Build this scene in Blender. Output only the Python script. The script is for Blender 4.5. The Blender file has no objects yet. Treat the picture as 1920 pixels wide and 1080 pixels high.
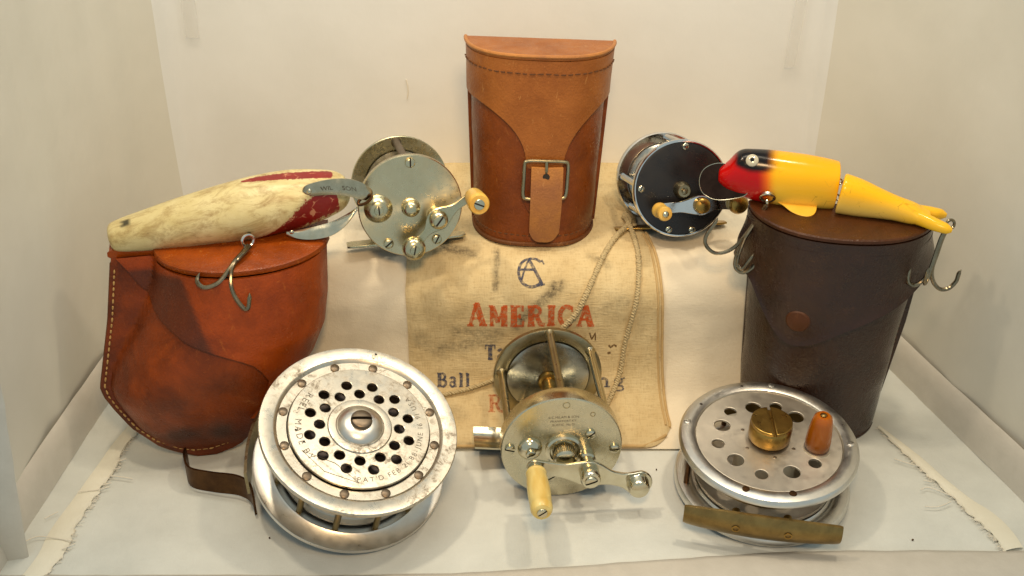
import bpy, bmesh, math, random
from mathutils import Vector, Matrix, noise as mnoise
random.seed(7)
R_ = math.radians
U = 0.0115                      # one working unit (about a centimetre) in metres
SC = bpy.context.scene
COL = SC.collection

# ------------------------------------------------------------------ camera
PITCH = 31.0
cam_d = bpy.data.cameras.new('camera')
cam = bpy.data.objects.new('camera', cam_d); COL.objects.link(cam)
cam.location = (0, 0, 30.7 * U)
cam.rotation_euler = (R_(90 - PITCH), 0, 0)
cam_d.sensor_width = 36.0
cam_d.lens = 36.0 * 2059 / 1920
cam_d.clip_start = 0.01
cam_d.clip_end = 50
SC.camera = cam
SC.view_settings.view_transform = 'Standard'
SC.view_settings.look = 'None'
SC.view_settings.exposure = 0.0
SC.view_settings.gamma = 1.0

# ------------------------------------------------------------------ world and lamps
wd = bpy.data.worlds.new('World'); SC.world = wd; wd.use_nodes = True
bg = wd.node_tree.nodes['Background']
bg.inputs[0].default_value = (0.86, 1.0, 1.0, 1); bg.inputs[1].default_value = 0.50
SC.cycles.max_bounces = 8; SC.cycles.diffuse_bounces = 4; SC.cycles.glossy_bounces = 4; SC.cycles.caustics_reflective = False; SC.cycles.caustics_refractive = False

def lamp(name, loc, target, size, power, color, size_y=None, spread=180):
    d = bpy.data.lights.new(name, 'AREA'); d.energy = power; d.color = color
    d.shape = 'RECTANGLE'; d.size = size * U; d.size_y = (size_y or size) * U; d.spread = R_(spread)
    o = bpy.data.objects.new(name, d); COL.objects.link(o)
    o.location = Vector(loc) * U
    o.rotation_euler = (Vector(target) - Vector(loc)).to_track_quat('-Z', 'Y').to_euler()
    return o
WARM = (1.0, 0.82, 0.58)
lamp('lamp_left', (-12, 34, 46), (-4, 41, 5), 2.6, 0.22, WARM, spread=100)
lamp('lamp_right', (15, 35, 46), (6, 41, 5), 2.6, 0.20, WARM, spread=100)
lamp('lamp_overhead', (0, 41, 48), (0, 50, 9), 22, 0.25, (1.0, 0.88, 0.70), 7, spread=110)
lamp('lamp_front', (2, 2, 43), (1, 42, 6), 7, 0.27, (1.0, 0.66, 0.34), spread=70)

# ------------------------------------------------------------------ materials
def lin(r, g, b):
    f = lambda c: (c / 255 / 12.92) if c <= 10 else ((c / 255 + 0.055) / 1.055) ** 2.4
    return (f(r), f(g), f(b), 1)

class NB:
    """small node builder; texture space is in working units (about 1 cm)"""
    def __init__(s, name):
        s.m = bpy.data.materials.new(name); s.m.use_nodes = True
        s.t = s.m.node_tree; s.N = s.t.nodes; s.L = s.t.links
        s.b = s.N['Principled BSDF']; s.out = s.N['Material Output']
        tc = s.N.new('ShaderNodeTexCoord'); mp = s.N.new('ShaderNodeMapping')
        mp.inputs['Scale'].default_value = (1 / U,) * 3
        s.L.new(tc.outputs['Object'], mp.inputs[0]); s.co = mp.outputs[0]
    def set(s, **k):
        for n, v in k.items():
            i = s.b.inputs[n.replace('_', ' ')]
            if hasattr(v, 'is_linked'): s.L.new(v, i)
            else: i.default_value = v
        return s
    def noise(s, scale, detail=4, rough=0.6, dist=0.0, stretch=None):
        n = s.N.new('ShaderNodeTexNoise'); n.inputs['Scale'].default_value = scale
        n.inputs['Detail'].default_value = detail; n.inputs['Roughness'].default_value = rough
        n.inputs['Distortion'].default_value = dist
        co = s.co
        if stretch:
            mp = s.N.new('ShaderNodeMapping'); mp.inputs['Scale'].default_value = stretch
            s.L.new(co, mp.inputs[0]); co = mp.outputs[0]
        s.L.new(co, n.inputs['Vector']); return n.outputs['Fac']
    def vor(s, scale, feature='F1'):
        n = s.N.new('ShaderNodeTexVoronoi'); n.inputs['Scale'].default_value = scale; n.feature = feature
        s.L.new(s.co, n.inputs['Vector']); return n.outputs['Distance']
    def wave(s, scale, axis='X', dist=0.5):
        n = s.N.new('ShaderNodeTexWave'); n.inputs['Scale'].default_value = scale; n.bands_direction = axis
        n.inputs['Distortion'].default_value = dist; n.inputs['Detail'].default_value = 2
        s.L.new(s.co, n.inputs['Vector']); return n.outputs['Fac']
    def ramp(s, fac, stops):
        n = s.N.new('ShaderNodeValToRGB'); e = n.color_ramp.elements
        while len(e) < len(stops): e.new(0.5)
        for i, (p, c) in enumerate(stops):
            e[i].position = p; e[i].color = c if not isinstance(c, (int, float)) else (c, c, c, 1)
        s.L.new(fac, n.inputs[0]); return n.outputs[0]
    def mix(s, fac, a, b, mode='MIX'):
        n = s.N.new('ShaderNodeMix'); n.data_type = 'RGBA'; n.blend_type = mode
        for i, v in ((0, fac), (6, a), (7, b)):
            if hasattr(v, 'is_linked'): s.L.new(v, n.inputs[i])
            else: n.inputs[i].default_value = v
        return n.outputs[2]
    def math(s, op, a, b=0.0):
        n = s.N.new('ShaderNodeMath'); n.operation = op
        for i, v in ((0, a), (1, b)):
            if hasattr(v, 'is_linked'): s.L.new(v, n.inputs[i])
            else: n.inputs[i].default_value = v
        return n.outputs[0]
    def attr(s, name):
        n = s.N.new('ShaderNodeAttribute'); n.attribute_name = name; return n
    def bump(s, h, strength=0.3, dist=0.02):
        n = s.N.new('ShaderNodeBump'); n.inputs['Strength'].default_value = strength
        n.inputs['Distance'].default_value = dist * U
        s.L.new(h, n.inputs['Height']); s.L.new(n.outputs[0], s.b.inputs['Normal']); return s

M = {}
def mat_cloth(name, c1, c2, rough=0.9, weave=9.0, wb=0.25):
    n = NB(name)
    base = n.mix(n.ramp(n.noise(0.35, 5), [(0.35, 0.0), (0.7, 1.0)]), c1, c2)
    n.set(Base_Color=base, Roughness=rough, Specular_IOR_Level=0.15)
    h = n.math('ADD', n.math('ADD', n.noise(weave, 3, 0.6, 0, (0.3, 2, 2)), n.noise(weave, 3, 0.6, 0, (2, 0.3, 2))), n.math('MULTIPLY', n.noise(1.6, 5), 3.0))
    n.bump(h, wb, 0.03); M[name] = n.m
mat_cloth('floor_cloth', lin(216, 220, 216), lin(203, 207, 203))
mat_cloth('step_cloth', lin(232, 222, 200), lin(222, 212, 190), wb=0.35)
mat_cloth('strip_cloth', lin(232, 230, 216), lin(224, 221, 205))
# lining of the walls: thin cloth behind a slightly glossy plastic film
n = NB('wall_film')
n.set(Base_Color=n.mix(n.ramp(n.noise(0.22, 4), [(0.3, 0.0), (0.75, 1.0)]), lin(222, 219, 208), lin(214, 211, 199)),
      Roughness=n.ramp(n.noise(0.8, 3), [(0.3, 0.42), (0.7, 0.6)]), Specular_IOR_Level=0.35)
n.bump(n.math('ADD', n.noise(0.5, 3), n.math('MULTIPLY', n.noise(14, 3, stretch=(1, 1, 0.25)), 0.10)), 0.25, 0.12); M['wall_film'] = n.m
n = NB('back_film')
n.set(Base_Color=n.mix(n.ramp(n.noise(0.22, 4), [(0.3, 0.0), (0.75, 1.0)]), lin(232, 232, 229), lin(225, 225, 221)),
      Roughness=n.ramp(n.noise(0.8, 3), [(0.3, 0.45), (0.7, 0.62)]), Specular_IOR_Level=0.3)
n.bump(n.math('ADD', n.noise(0.5, 3), n.math('MULTIPLY', n.noise(14, 3, stretch=(1, 1, 0.25)), 0.10)), 0.25, 0.12); M['back_film'] = n.m
n = NB('rim_plastic'); n.set(Base_Color=n.mix(n.noise(1.2, 5), lin(188, 184, 174), lin(210, 206, 197)), Roughness=0.45); n.bump(n.noise(2, 5), 0.4, 0.05); M['rim_plastic'] = n.m
n = NB('clear_tape'); n.set(Base_Color=lin(235, 232, 226), Roughness=0.3, Alpha=0.22); M['clear_tape'] = n.m

# canvas bag
n = NB('canvas')
ba = n.attr('bag'); sp_ = n.N.new('ShaderNodeSeparateColor'); n.L.new(ba.outputs['Color'], sp_.inputs[0])
cv = n.N.new('ShaderNodeCombineXYZ'); n.L.new(sp_.outputs[0], cv.inputs[0]); n.L.new(sp_.outputs[1], cv.inputs[1])
co0 = n.co; n.co = cv.outputs[0]                      # texture space = position on the flat cloth (tens of units)
weave = n.math('ADD', n.noise(10, 3, 0.6, 0, (2, 12, 1)), n.noise(10, 3, 0.6, 0, (12, 2, 1)))
base = n.mix(n.ramp(n.noise(6, 6, 0.65), [(0.3, 0.0), (0.7, 1.0)]), lin(196, 174, 130), lin(214, 196, 154))
base = n.mix(n.ramp(n.noise(4.5, 8, 0.75, 0.6), [(0.58, 0.0), (0.80, 0.6)]), base, lin(138, 112, 78))
base = n.mix(n.ramp(weave, [(0.80, 0.22), (1.05, 0.0)]), base, lin(140, 112, 74))
stm = n.math('MULTIPLY', sp_.outputs[2], n.ramp(n.noise(45, 6, 0.8), [(0.36, 0.15), (0.6, 1.0)]))
base = n.mix(stm, base, lin(60, 56, 50))
n.set(Base_Color=base, Roughness=0.95, Specular_IOR_Level=0.1)
n.bump(n.math('ADD', weave, n.math('MULTIPLY', n.noise(12, 4), 2.0)), 0.55, 0.05); M['canvas'] = n.m
def mat_ink(name, c, keep=0.55):
    n = NB(name); n.set(Base_Color=c, Roughness=0.9, Specular_IOR_Level=0.1)
    a = n.math('MULTIPLY', n.ramp(n.noise(7.0, 6, 0.75), [(0.34, 0.12), (0.56, 1.0)]), keep)
    n.set(Alpha=a); M[name] = n.m
mat_ink('ink_orange', lin(204, 92, 42), 0.82)
mat_ink('ink_orange_faint', lin(205, 96, 40), 0.55)
mat_ink('ink_blue', lin(74, 78, 98), 0.80)
mat_ink('ink_brown', lin(92, 62, 30), 0.8)
mat_ink('dirt_dark', lin(60, 54, 46), 0.55)
n = NB('canvas_hem'); n.set(Base_Color=n.mix(n.noise(2, 5), lin(176, 146, 98), lin(204, 176, 126)), Roughness=0.95); n.bump(n.noise(6, 4), 0.5, 0.04); M['canvas_hem'] = n.m
n = NB('cord'); n.set(Base_Color=n.mix(n.noise(3, 5), lin(168, 150, 112), lin(200, 182, 140)), Roughness=0.95)
n.bump(n.wave(4.0, 'DIAGONAL', 1), 0.6, 0.04); M['cord'] = n.m

def mat_leather(name, c_main, c_dark, c_light, rough=0.42, scuff=0.5, bump=0.25, spec=0.28):
    n = NB(name)
    base = n.mix(n.ramp(n.noise(0.55, 6, 0.65, 0.4), [(0.32, 0.0), (0.68, 1.0)]), c_main, c_dark)
    base = n.mix(n.math('MULTIPLY', n.ramp(n.noise(2.4, 8, 0.75, 0.8, (1, 1, 0.6)), [(0.60, 0.0), (0.72, 1.0)]), scuff), base, c_light)
    sc = n.ramp(n.noise(2.6, 3, 0.5, 1.2, (3.2, 3.2, 0.5)), [(0.70, 0.0), (0.74, 1.0)]); base = n.mix(n.math('MULTIPLY', sc, scuff * 0.55), base, c_light)
    st = n.attr('stain'); base = n.mix(st.outputs['Fac'], base, lin(58, 34, 24))
    n.set(Base_Color=base, Roughness=n.ramp(n.noise(1.5, 5), [(0.3, rough - 0.1), (0.7, rough + 0.14)]), Specular_IOR_Level=spec)
    h = n.math('ADD', n.math('MULTIPLY', n.vor(11.0), 0.35), n.math('ADD', n.noise(1.0, 5), n.math('MULTIPLY', n.noise(7, 5), 0.4)))
    h = n.math('ADD', h, n.math('MULTIPLY', n.noise(3.5, 7, 0.75, 1.5, (1, 1, 0.35)), 0.9)); n.bump(h, bump * 1.7, 0.06); M[name] = n.m
mat_leather('leather_tan', lin(136, 70, 24), lin(100, 48, 15), lin(184, 120, 60), 0.32, 0.8)
mat_leather('leather_tan_flap', lin(160, 97, 42), lin(134, 76, 30), lin(194, 140, 80), 0.38, 0.8)
mat_leather('leather_strap', lin(184, 124, 62), lin(150, 98, 62), lin(206, 152, 96), 0.46, 0.8)
mat_leather('leather_russet', lin(150, 66, 16), lin(98, 42, 12), lin(176, 98, 40), 0.34, 0.7)
mat_leather('leather_russet_flap', lin(160, 68, 14), lin(120, 48, 10), lin(186, 106, 40), 0.34, 0.55)
mat_leather('leather_lid', lin(158, 72, 14), lin(116, 50, 10), lin(200, 124, 50), 0.26, 0.9)
mat_leather('leather_edge', lin(112, 66, 28), lin(70, 40, 20), lin(176, 120, 66), 0.55, 0.9)
mat_leather('leather_edge_dark', lin(104, 66, 40), lin(66, 42, 28), lin(166, 112, 66), 0.45, 0.9)
mat_leather('leather_dark', lin(56, 32, 19), lin(40, 23, 15), lin(92, 60, 40), 0.20, 0.4, spec=0.45)
mat_leather('leather_dark_lid', lin(84, 46, 20), lin(60, 33, 16), lin(124, 78, 40), 0.32, 0.5)
n = NB('thread'); n.set(Base_Color=n.mix(n.noise(6), lin(150, 112, 62), lin(206, 170, 108)), Roughness=0.9); M['thread'] = n.m
n = NB('thread_dark'); n.set(Base_Color=lin(92, 56, 28), Roughness=0.9); M['thread_dark'] = n.m
n = NB('pale_strand'); n.set(Base_Color=lin(226, 220, 206), Roughness=0.8); M['pale_strand'] = n.m

def mat_metal(name, c, rough, c2=None, spots=None, scale=1.2, aniso=0.0, lo=0.58, hi=0.72):
    n = NB(name)
    base = c
    if c2: base = n.mix(n.ramp(n.noise(scale, 6, 0.7, 0.3), [(0.35, 0.0), (0.7, 1.0)]), c, c2)
    rg = n.ramp(n.noise(2.2, 6, 0.7), [(0.3, max(0.03, rough - 0.07)), (0.7, rough + 0.10)])
    if spots:
        f = n.ramp(n.noise(3.0, 9, 0.82, 0.5), [(lo, 0.0), (hi, 1.0)])
        f2 = n.math('MULTIPLY', f, n.ramp(n.noise(0.45, 3), [(0.42, 0.0), (0.6, 1.0)]))
        base = n.mix(f2, base, spots); rg = n.mix(f2, rg, (0.6, 0.6, 0.6, 1))
    n.set(Base_Color=base, Metallic=1.0, Roughness=rg, Anisotropic=aniso)
    n.bump(n.noise(9, 4, 0.5), 0.02, 0.02); M[name] = n.m
mat_metal('nickel', lin(212, 206, 184), 0.17, lin(196, 188, 162))
mat_metal('nickel_tarnish', lin(200, 194, 166), 0.25, lin(182, 176, 142), lin(120, 104, 66), lo=0.64, hi=0.85)
def mat_turned(name, c, c2, spots, rough=0.24, an=0.75):
    mat_metal(name, c, rough, c2, spots, aniso=an, lo=0.62, hi=0.85); m = M[name]; t_ = m.node_tree
    tg = t_.nodes.new('ShaderNodeTangent'); tg.direction_type = 'RADIAL'; tg.axis = 'Z'
    t_.links.new(tg.outputs[0], t_.nodes['Principled BSDF'].inputs['Tangent'])
mat_turned('nickel_turned', lin(210, 204, 180), lin(202, 195, 170), lin(180, 170, 142))
mat_turned('nickel_turned_old', lin(216, 203, 168), lin(204, 190, 154), lin(120, 106, 70), 0.28)
mat_metal('nickel_dull', lin(170, 160, 132), 0.30, lin(150, 138, 104), lin(96, 78, 44))
mat_metal('aluminium_worn', lin(214, 206, 190), 0.30, lin(200, 191, 174), lin(134, 125, 112), lo=0.47, hi=0.60)
mat_turned('aluminium_dull', lin(214, 206, 192), lin(204, 196, 182), lin(150, 142, 130), 0.46, 0.3)
mat_metal('aluminium_rim', lin(222, 219, 212), 0.33, lin(210, 207, 200), lin(120, 114, 106), lo=0.66, hi=0.76)
mat_metal('chrome', lin(222, 222, 220), 0.10)
mat_metal('steel_hook', lin(150, 140, 118), 0.22, lin(112, 100, 80))
mat_metal('brass', lin(176, 142, 74), 0.30, lin(140, 110, 58), lin(78, 60, 32))
mat_metal('brass_dull', lin(150, 126, 78), 0.38, lin(120, 100, 62), lin(70, 56, 36))
mat_metal('bronze_dark', lin(96, 68, 42), 0.42, lin(64, 44, 30))
mat_metal('hole_shade', lin(84, 76, 72), 0.45, lin(54, 48, 50))
mat_metal('rivet', lin(134, 120, 104), 0.42, lin(104, 92, 78))
mat_metal('spool_metal', lin(180, 180, 172), 0.22, lin(150, 150, 140))
n = NB('engraving'); n.set(Base_Color=lin(84, 72, 54), Roughness=0.7, Alpha=n.ramp(n.noise(9, 4, 0.7), [(0.3, 0.35), (0.6, 0.9)])); M['engraving'] = n.m
n = NB('engraving_faint'); n.set(Base_Color=lin(92, 82, 66), Roughness=0.7, Alpha=n.ramp(n.noise(5, 4, 0.7), [(0.38, 0.10), (0.62, 0.6)])); M['engraving_faint'] = n.m
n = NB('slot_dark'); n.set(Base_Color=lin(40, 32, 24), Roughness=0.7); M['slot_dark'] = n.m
n = NB('ebonite'); n.set(Base_Color=n.mix(n.noise(0.8, 4), lin(20, 18, 19), lin(30, 27, 27)), Roughness=n.ramp(n.noise(1.2, 5), [(0.3, 0.22), (0.7, 0.4)])); n.bump(n.noise(1.2, 4), 0.05, 0.03); M['ebonite'] = n.m
n = NB('ivory'); n.set(Base_Color=n.mix(n.ramp(n.noise(1.6, 4, 0.5, 0, (1, 1, 0.3)), [(0.35, 0.0), (0.65, 1.0)]), lin(224, 188, 96), lin(206, 156, 62)), Roughness=0.28, Subsurface_Weight=0.15, Subsurface_Radius=(0.4 * U, 0.25 * U, 0.1 * U)); M['ivory'] = n.m
n = NB('ivory_pale'); n.set(Base_Color=n.mix(n.ramp(n.noise(2.2, 4, 0.5, 0, (1, 1, 0.25)), [(0.35, 0.0), (0.65, 1.0)]), lin(226, 206, 134), lin(208, 174, 88)), Roughness=0.3, Subsurface_Weight=0.1, Subsurface_Radius=(0.4 * U, 0.25 * U, 0.1 * U)); M['ivory_pale'] = n.m
n = NB('amber'); n.set(Base_Color=n.mix(n.noise(1.2, 4), lin(184, 102, 8), lin(150, 74, 6)), Roughness=0.22, Subsurface_Weight=0.3, Subsurface_Radius=(0.5 * U, 0.2 * U, 0.05 * U)); M['amber'] = n.m
n = NB('spool_line'); n.set(Base_Color=lin(104, 64, 40), Roughness=0.75); M['spool_line'] = n.m

# painted lures
n = NB('cream_paint')
base = n.mix(n.ramp(n.noise(0.9, 5), [(0.35, 0.0), (0.7, 1.0)]), lin(220, 208, 158), lin(204, 188, 132))
grime = n.ramp(n.noise(1.6, 8, 0.78, 0.6, (0.45, 1, 1)), [(0.47, 0.0), (0.70, 0.9)])
base = n.mix(grime, base, lin(140, 104, 50))
base = n.mix(n.ramp(n.noise(6.0, 6, 0.8, 0.2, (0.5, 1, 1)), [(0.62, 0.0), (0.70, 0.8)]), base, lin(84, 64, 40))
at = n.attr('paint')
sep = n.N.new('ShaderNodeSeparateColor'); n.L.new(at.outputs['Color'], sep.inputs[0])
red_n = n.math('ADD', sep.outputs[0], n.math('MULTIPLY', n.math('SUBTRACT', n.noise(6.0, 7, 0.8), 0.5), 0.9))
redm = n.ramp(red_n, [(0.47, 0.0), (0.53, 1.0)])
red = n.mix(n.noise(2.0, 5), lin(150, 28, 20), lin(116, 22, 20))
crack = n.ramp(n.math('ADD', n.vor(1.9, 'DISTANCE_TO_EDGE'), n.math('MULTIPLY', n.math('SUBTRACT', n.noise(2.5, 4), 0.42), 0.35)), [(0.006, 1.0), (0.028, 0.0)])
red = n.mix(n.math('MULTIPLY', crack, 0.6), red, lin(222, 160, 120))
base = n.mix(redm, base, red)
chip = n.ramp(red_n, [(0.36, 0.0), (0.44, 1.0)])
base = n.mix(sep.outputs[1], base, lin(30, 34, 30))
n.set(Base_Color=base, Roughness=0.38, Specular_IOR_Level=0.45)
n.bump(n.math('ADD', n.noise(1.6, 6), n.math('MULTIPLY', crack, -0.3)), 0.2, 0.06); M['cream_paint'] = n.m

n = NB('jointed_paint')
at = n.attr('paint')
crk = n.ramp(n.math('ADD', n.vor(2.3, 'DISTANCE_TO_EDGE'), n.math('MULTIPLY', n.math('SUBTRACT', n.noise(3, 4), 0.45), 0.25)), [(0.004, 1.0), (0.016, 0.0)])
crk = n.math('MULTIPLY', crk, n.ramp(n.noise(0.8, 3), [(0.45, 0.0), (0.65, 0.5)]))
base = n.mix(crk, at.outputs['Color'], lin(110, 70, 14))
chipm = n.ramp(n.noise(4.5, 7, 0.8), [(0.70, 0.0), (0.73, 0.8)]); base = n.mix(chipm, base, lin(150, 112, 60))
n.set(Base_Color=base, Roughness=n.ramp(n.noise(2.5, 5), [(0.3, 0.12), (0.7, 0.26)]), Specular_IOR_Level=0.32)
n.bump(n.noise(1.5, 4), 0.06, 0.05); M['jointed_paint'] = n.m
n = NB('fin_paint'); n.set(Base_Color=n.mix(n.noise(2, 4), lin(240, 190, 70), lin(226, 168, 40)), Roughness=0.35); M['fin_paint'] = n.m
n = NB('eye_glass'); n.set(Base_Color=lin(188, 182, 160), Roughness=0.08, Coat_Weight=1.0); M['eye_glass'] = n.m
n = NB('eye_pupil'); n.set(Base_Color=lin(20, 18, 16), Roughness=0.1); M['eye_pupil'] = n.m
mat_metal('lip_dark_reflection', lin(78, 56, 46), 0.10, lin(54, 38, 32))  # polished lip; the dark it mirrors is put into its colour
mat_metal('fin_metal', lin(196, 188, 164), 0.18, lin(166, 156, 128))

# ------------------------------------------------------------------ mesh helpers (working units)
def mk(name, verts, faces, mat, parent=None, smooth=35, world=False, attr=None, mat2=None, idx2=None):
    """one mesh object; verts in working units, local to parent (or in place-space if world)"""
    me = bpy.data.meshes.new(name)
    if world and parent is not None:
        inv = parent.matrix_world.inverted()
        vs = [inv @ (Vector(v) * U) for v in verts]
    else:
        vs = [Vector(v) * U for v in verts]
    me.from_pydata([tuple(v) for v in vs], [], faces)
    bm = bmesh.new(); bm.from_mesh(me); bmesh.ops.recalc_face_normals(bm, faces=bm.faces); bm.to_mesh(me); bm.free()
    if smooth:
        for p in me.polygons: p.use_smooth = True
        me.set_sharp_from_angle(angle=R_(smooth))
    if attr:
        for an, (kind, vals) in attr.items():
            if kind == 'F':
                a = me.attributes.new(an, 'FLOAT', 'POINT'); a.data.foreach_set('value', vals)
            else:
                a = me.attributes.new(an, 'FLOAT_COLOR', 'POINT'); a.data.foreach_set('color', [c for v in vals for c in v])
    me.materials.append(M[mat] if isinstance(mat, str) else mat)
    if mat2:
        me.materials.append(M[mat2])
        for i in idx2: me.polygons[i].material_index = 1
    o = bpy.data.objects.new(name, me); COL.objects.link(o)
    if parent is not None: o.parent = parent
    return o

def tag(o, label=None, cat=None, group=None, kind=None):
    if label: o['label'] = label
    if cat: o['category'] = cat
    if group: o['group'] = group
    if kind: o['kind'] = kind
    return o

def thing(name, loc, label, cat, axes=None, group=None):
    o = bpy.data.objects.new(name, None); COL.objects.link(o); o.empty_display_size = 0.01
    m = Matrix.Identity(4)
    if axes:
        for i, a in enumerate(axes):
            for j in range(3): m[j][i] = a[j]
    for j in range(3): m[j][3] = loc[j] * U
    o.matrix_world = m
    bpy.context.view_layer.update()
    return tag(o, label, cat, group)

def join(*parts):
    V, Fc = [], []
    for v, f in parts:
        k = len(V); V += list(v); Fc += [tuple(i + k for i in q) for q in f]
    return V, Fc

def lathe(prof, n=48, c=(0, 0, 0), cap=True):
    """profile [(r, z)] about the z axis"""
    V, Fc = [], []
    for r, z in prof:
        for i in range(n):
            a = 2 * math.pi * i / n
            V.append((c[0] + r * math.cos(a), c[1] + r * math.sin(a), c[2] + z))
    for k in range(len(prof) - 1):
        for i in range(n):
            j = (i + 1) % n
            Fc.append((k * n + i, k * n + j, (k + 1) * n + j, (k + 1) * n + i))
    if cap:
        if prof[0][0] > 1e-4: Fc.append(tuple(range(n - 1, -1, -1)))
        if prof[-1][0] > 1e-4: Fc.append(tuple((len(prof) - 1) * n + i for i in range(n)))
    return V, Fc

def ring(prof, n=72, c=(0, 0, 0)):
    """closed profile about z (a torus-like solid)"""
    V, Fc = lathe(prof + [prof[0]], n, c, cap=False)
    return V, Fc

def xf(geo, m):
    return [tuple(m @ Vector(v)) for v in geo[0]], geo[1]
def frame_m(o, x, y, z):
    m = Matrix.Identity(4)
    for i, a in enumerate((x, y, z)):
        a = Vector(a).normalized()
        for j in range(3): m[j][i] = a[j]
    for j in range(3): m[j][3] = o[j]
    return m
def along(p, q, ref=(0, 0, 1)):
    """matrix whose z axis runs from p to q"""
    z = (Vector(q) - Vector(p)).normalized(); r = Vector(ref)
    if abs(z.dot(r)) > 0.95: r = Vector((1, 0, 0))
    x = r.cross(z).normalized(); y = z.cross(x)
    return frame_m(p, x, y, z)

def catmull(P, k=8, closed=False):
    P = [Vector(p) for p in P]; out = []
    n = len(P); segs = n if closed else n - 1
    for i in range(segs):
        if closed: p0, p1, p2, p3 = P[(i - 1) % n], P[i], P[(i + 1) % n], P[(i + 2) % n]
        else: p0, p1, p2, p3 = P[max(i - 1, 0)], P[i], P[i + 1], P[min(i + 2, n - 1)]
        for j in range(k):
            t = j / k
            out.append(0.5 * ((2 * p1) + (p2 - p0) * t + (2 * p0 - 5 * p1 + 4 * p2 - p3) * t * t + (3 * p1 - p0 - 3 * p2 + p3) * t ** 3))
    if not closed: out.append(P[-1])
    return out

def tube(P, r, n=10, closed=False, cap=True):
    """r: number or function of 0..1"""
    P = [Vector(p) for p in P]; m = len(P); V, Fc = [], []
    up = None
    for i, p in enumerate(P):
        if closed: t = (P[(i + 1) % m] - P[i - 1]).normalized()
        else: t = (P[min(i + 1, m - 1)] - P[max(i - 1, 0)]).normalized()
        if up is None:
            up = Vector((0, 0, 1)) if abs(t.z) < 0.9 else Vector((1, 0, 0))
        up = (up - t * up.dot(t)).normalized(); s = t.cross(up)
        rr = r(i / max(1, m - 1)) if callable(r) else r
        for k in range(n):
            a = 2 * math.pi * k / n
            V.append(tuple(p + (up * math.cos(a) + s * math.sin(a)) * rr))
    for i in range(m if closed else m - 1):
        j = (i + 1) % m
        for k in range(n):
            l = (k + 1) % n
            Fc.append((i * n + k, i * n + l, j * n + l, j * n + k))
    if cap and not closed:
        Fc.append(tuple(range(n - 1, -1, -1))); Fc.append(tuple((m - 1) * n + k for k in range(n)))
    return V, Fc

def plate(outlines, h, bevel=0.0, z=0.0):
    """flat plate from 2D outlines (holes inside), thickness h with its top at z"""
    cu = bpy.data.curves.new('tmp', 'CURVE'); cu.dimensions = '2D'; cu.fill_mode = 'BOTH'
    cu.extrude = max(0.0005, h / 2 - bevel); cu.bevel_depth = bevel; cu.bevel_resolution = 1
    if bevel: cu.offset = -bevel
    for ol in outlines:
        s = cu.splines.new('POLY'); s.points.add(len(ol) - 1)
        for i, p in enumerate(ol): s.points[i].co = (p[0], p[1], 0, 1)
        s.use_cyclic_u = True
    o = bpy.data.objects.new('tmp', cu); COL.objects.link(o)
    dg = bpy.context.evaluated_depsgraph_get(); me = bpy.data.meshes.new_from_object(o.evaluated_get(dg))
    V = [(v.co.x, v.co.y, v.co.z + z - h / 2) for v in me.vertices]; Fc = [tuple(p.vertices) for p in me.polygons]
    bpy.data.objects.remove(o); bpy.data.curves.remove(cu); bpy.data.meshes.remove(me)
    return V, Fc
def circ(r, n=48, c=(0, 0)):
    return [(c[0] + r * math.cos(2 * math.pi * i / n), c[1] + r * math.sin(2 * math.pi * i / n)) for i in range(n)]

_tc = {}
def glyphs(txt, size, extrude=0.0):
    key = (txt, size)
    if key in _tc: return _tc[key]
    cu = bpy.data.curves.new('tmp', 'FONT'); cu.body = txt; cu.size = size; cu.resolution_u = 3
    o = bpy.data.objects.new('tmp', cu); COL.objects.link(o)
    dg = bpy.context.evaluated_depsgraph_get(); me = bpy.data.meshes.new_from_object(o.evaluated_get(dg))
    V = [(v.co.x, v.co.y, 0) for v in me.vertices]; Fc = [tuple(p.vertices) for p in me.polygons]
    bpy.data.objects.remove(o); bpy.data.curves.remove(cu); bpy.data.meshes.remove(me)
    _tc[key] = (V, Fc); return V, Fc
def text_line(txt, size, c, ang=0.0, z=0.0, sx=1.0):
    V, Fc = glyphs(txt, size)
    w = max(v[0] for v in V) if V else 0
    ca, sa = math.cos(ang), math.sin(ang); out = []
    for v in V:
        x, y = (v[0] - w / 2) * sx, v[1] - size * 0.35
        out.append((c[0] + ca * x - sa * y, c[1] + sa * x + ca * y, z))
    return out, Fc
def text_arc(txt, size, rad, a_mid, z, inward=True, gap=1.12):
    """letters along a circle about the local z axis; tops point inward or outward"""
    ws = []
    for ch in txt:
        if ch == ' ': ws.append(size * 0.45); continue
        V, _ = glyphs(ch, size); ws.append((max(v[0] for v in V) - min(v[0] for v in V)) + size * 0.22 * gap)
    tot = sum(ws); pos = -tot / 2; parts = []
    for ch, w in zip(txt, ws):
        m = pos + w / 2; pos += w
        if ch == ' ': continue
        a = a_mid + (m / rad if inward else -m / rad)
        V, Fc = glyphs(ch, size); x0 = (max(v[0] for v in V) + min(v[0] for v in V)) / 2
        rot = a + (math.pi / 2 if inward else -math.pi / 2)
        ca, sa = math.cos(rot), math.sin(rot); cx, cy = rad * math.cos(a), rad * math.sin(a)
        parts.append(([(cx + ca * (v[0] - x0) - sa * (v[1] - size * .35), cy + sa * (v[0] - x0) + ca * (v[1] - size * .35), z) for v in V], Fc))
    return join(*parts)

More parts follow.
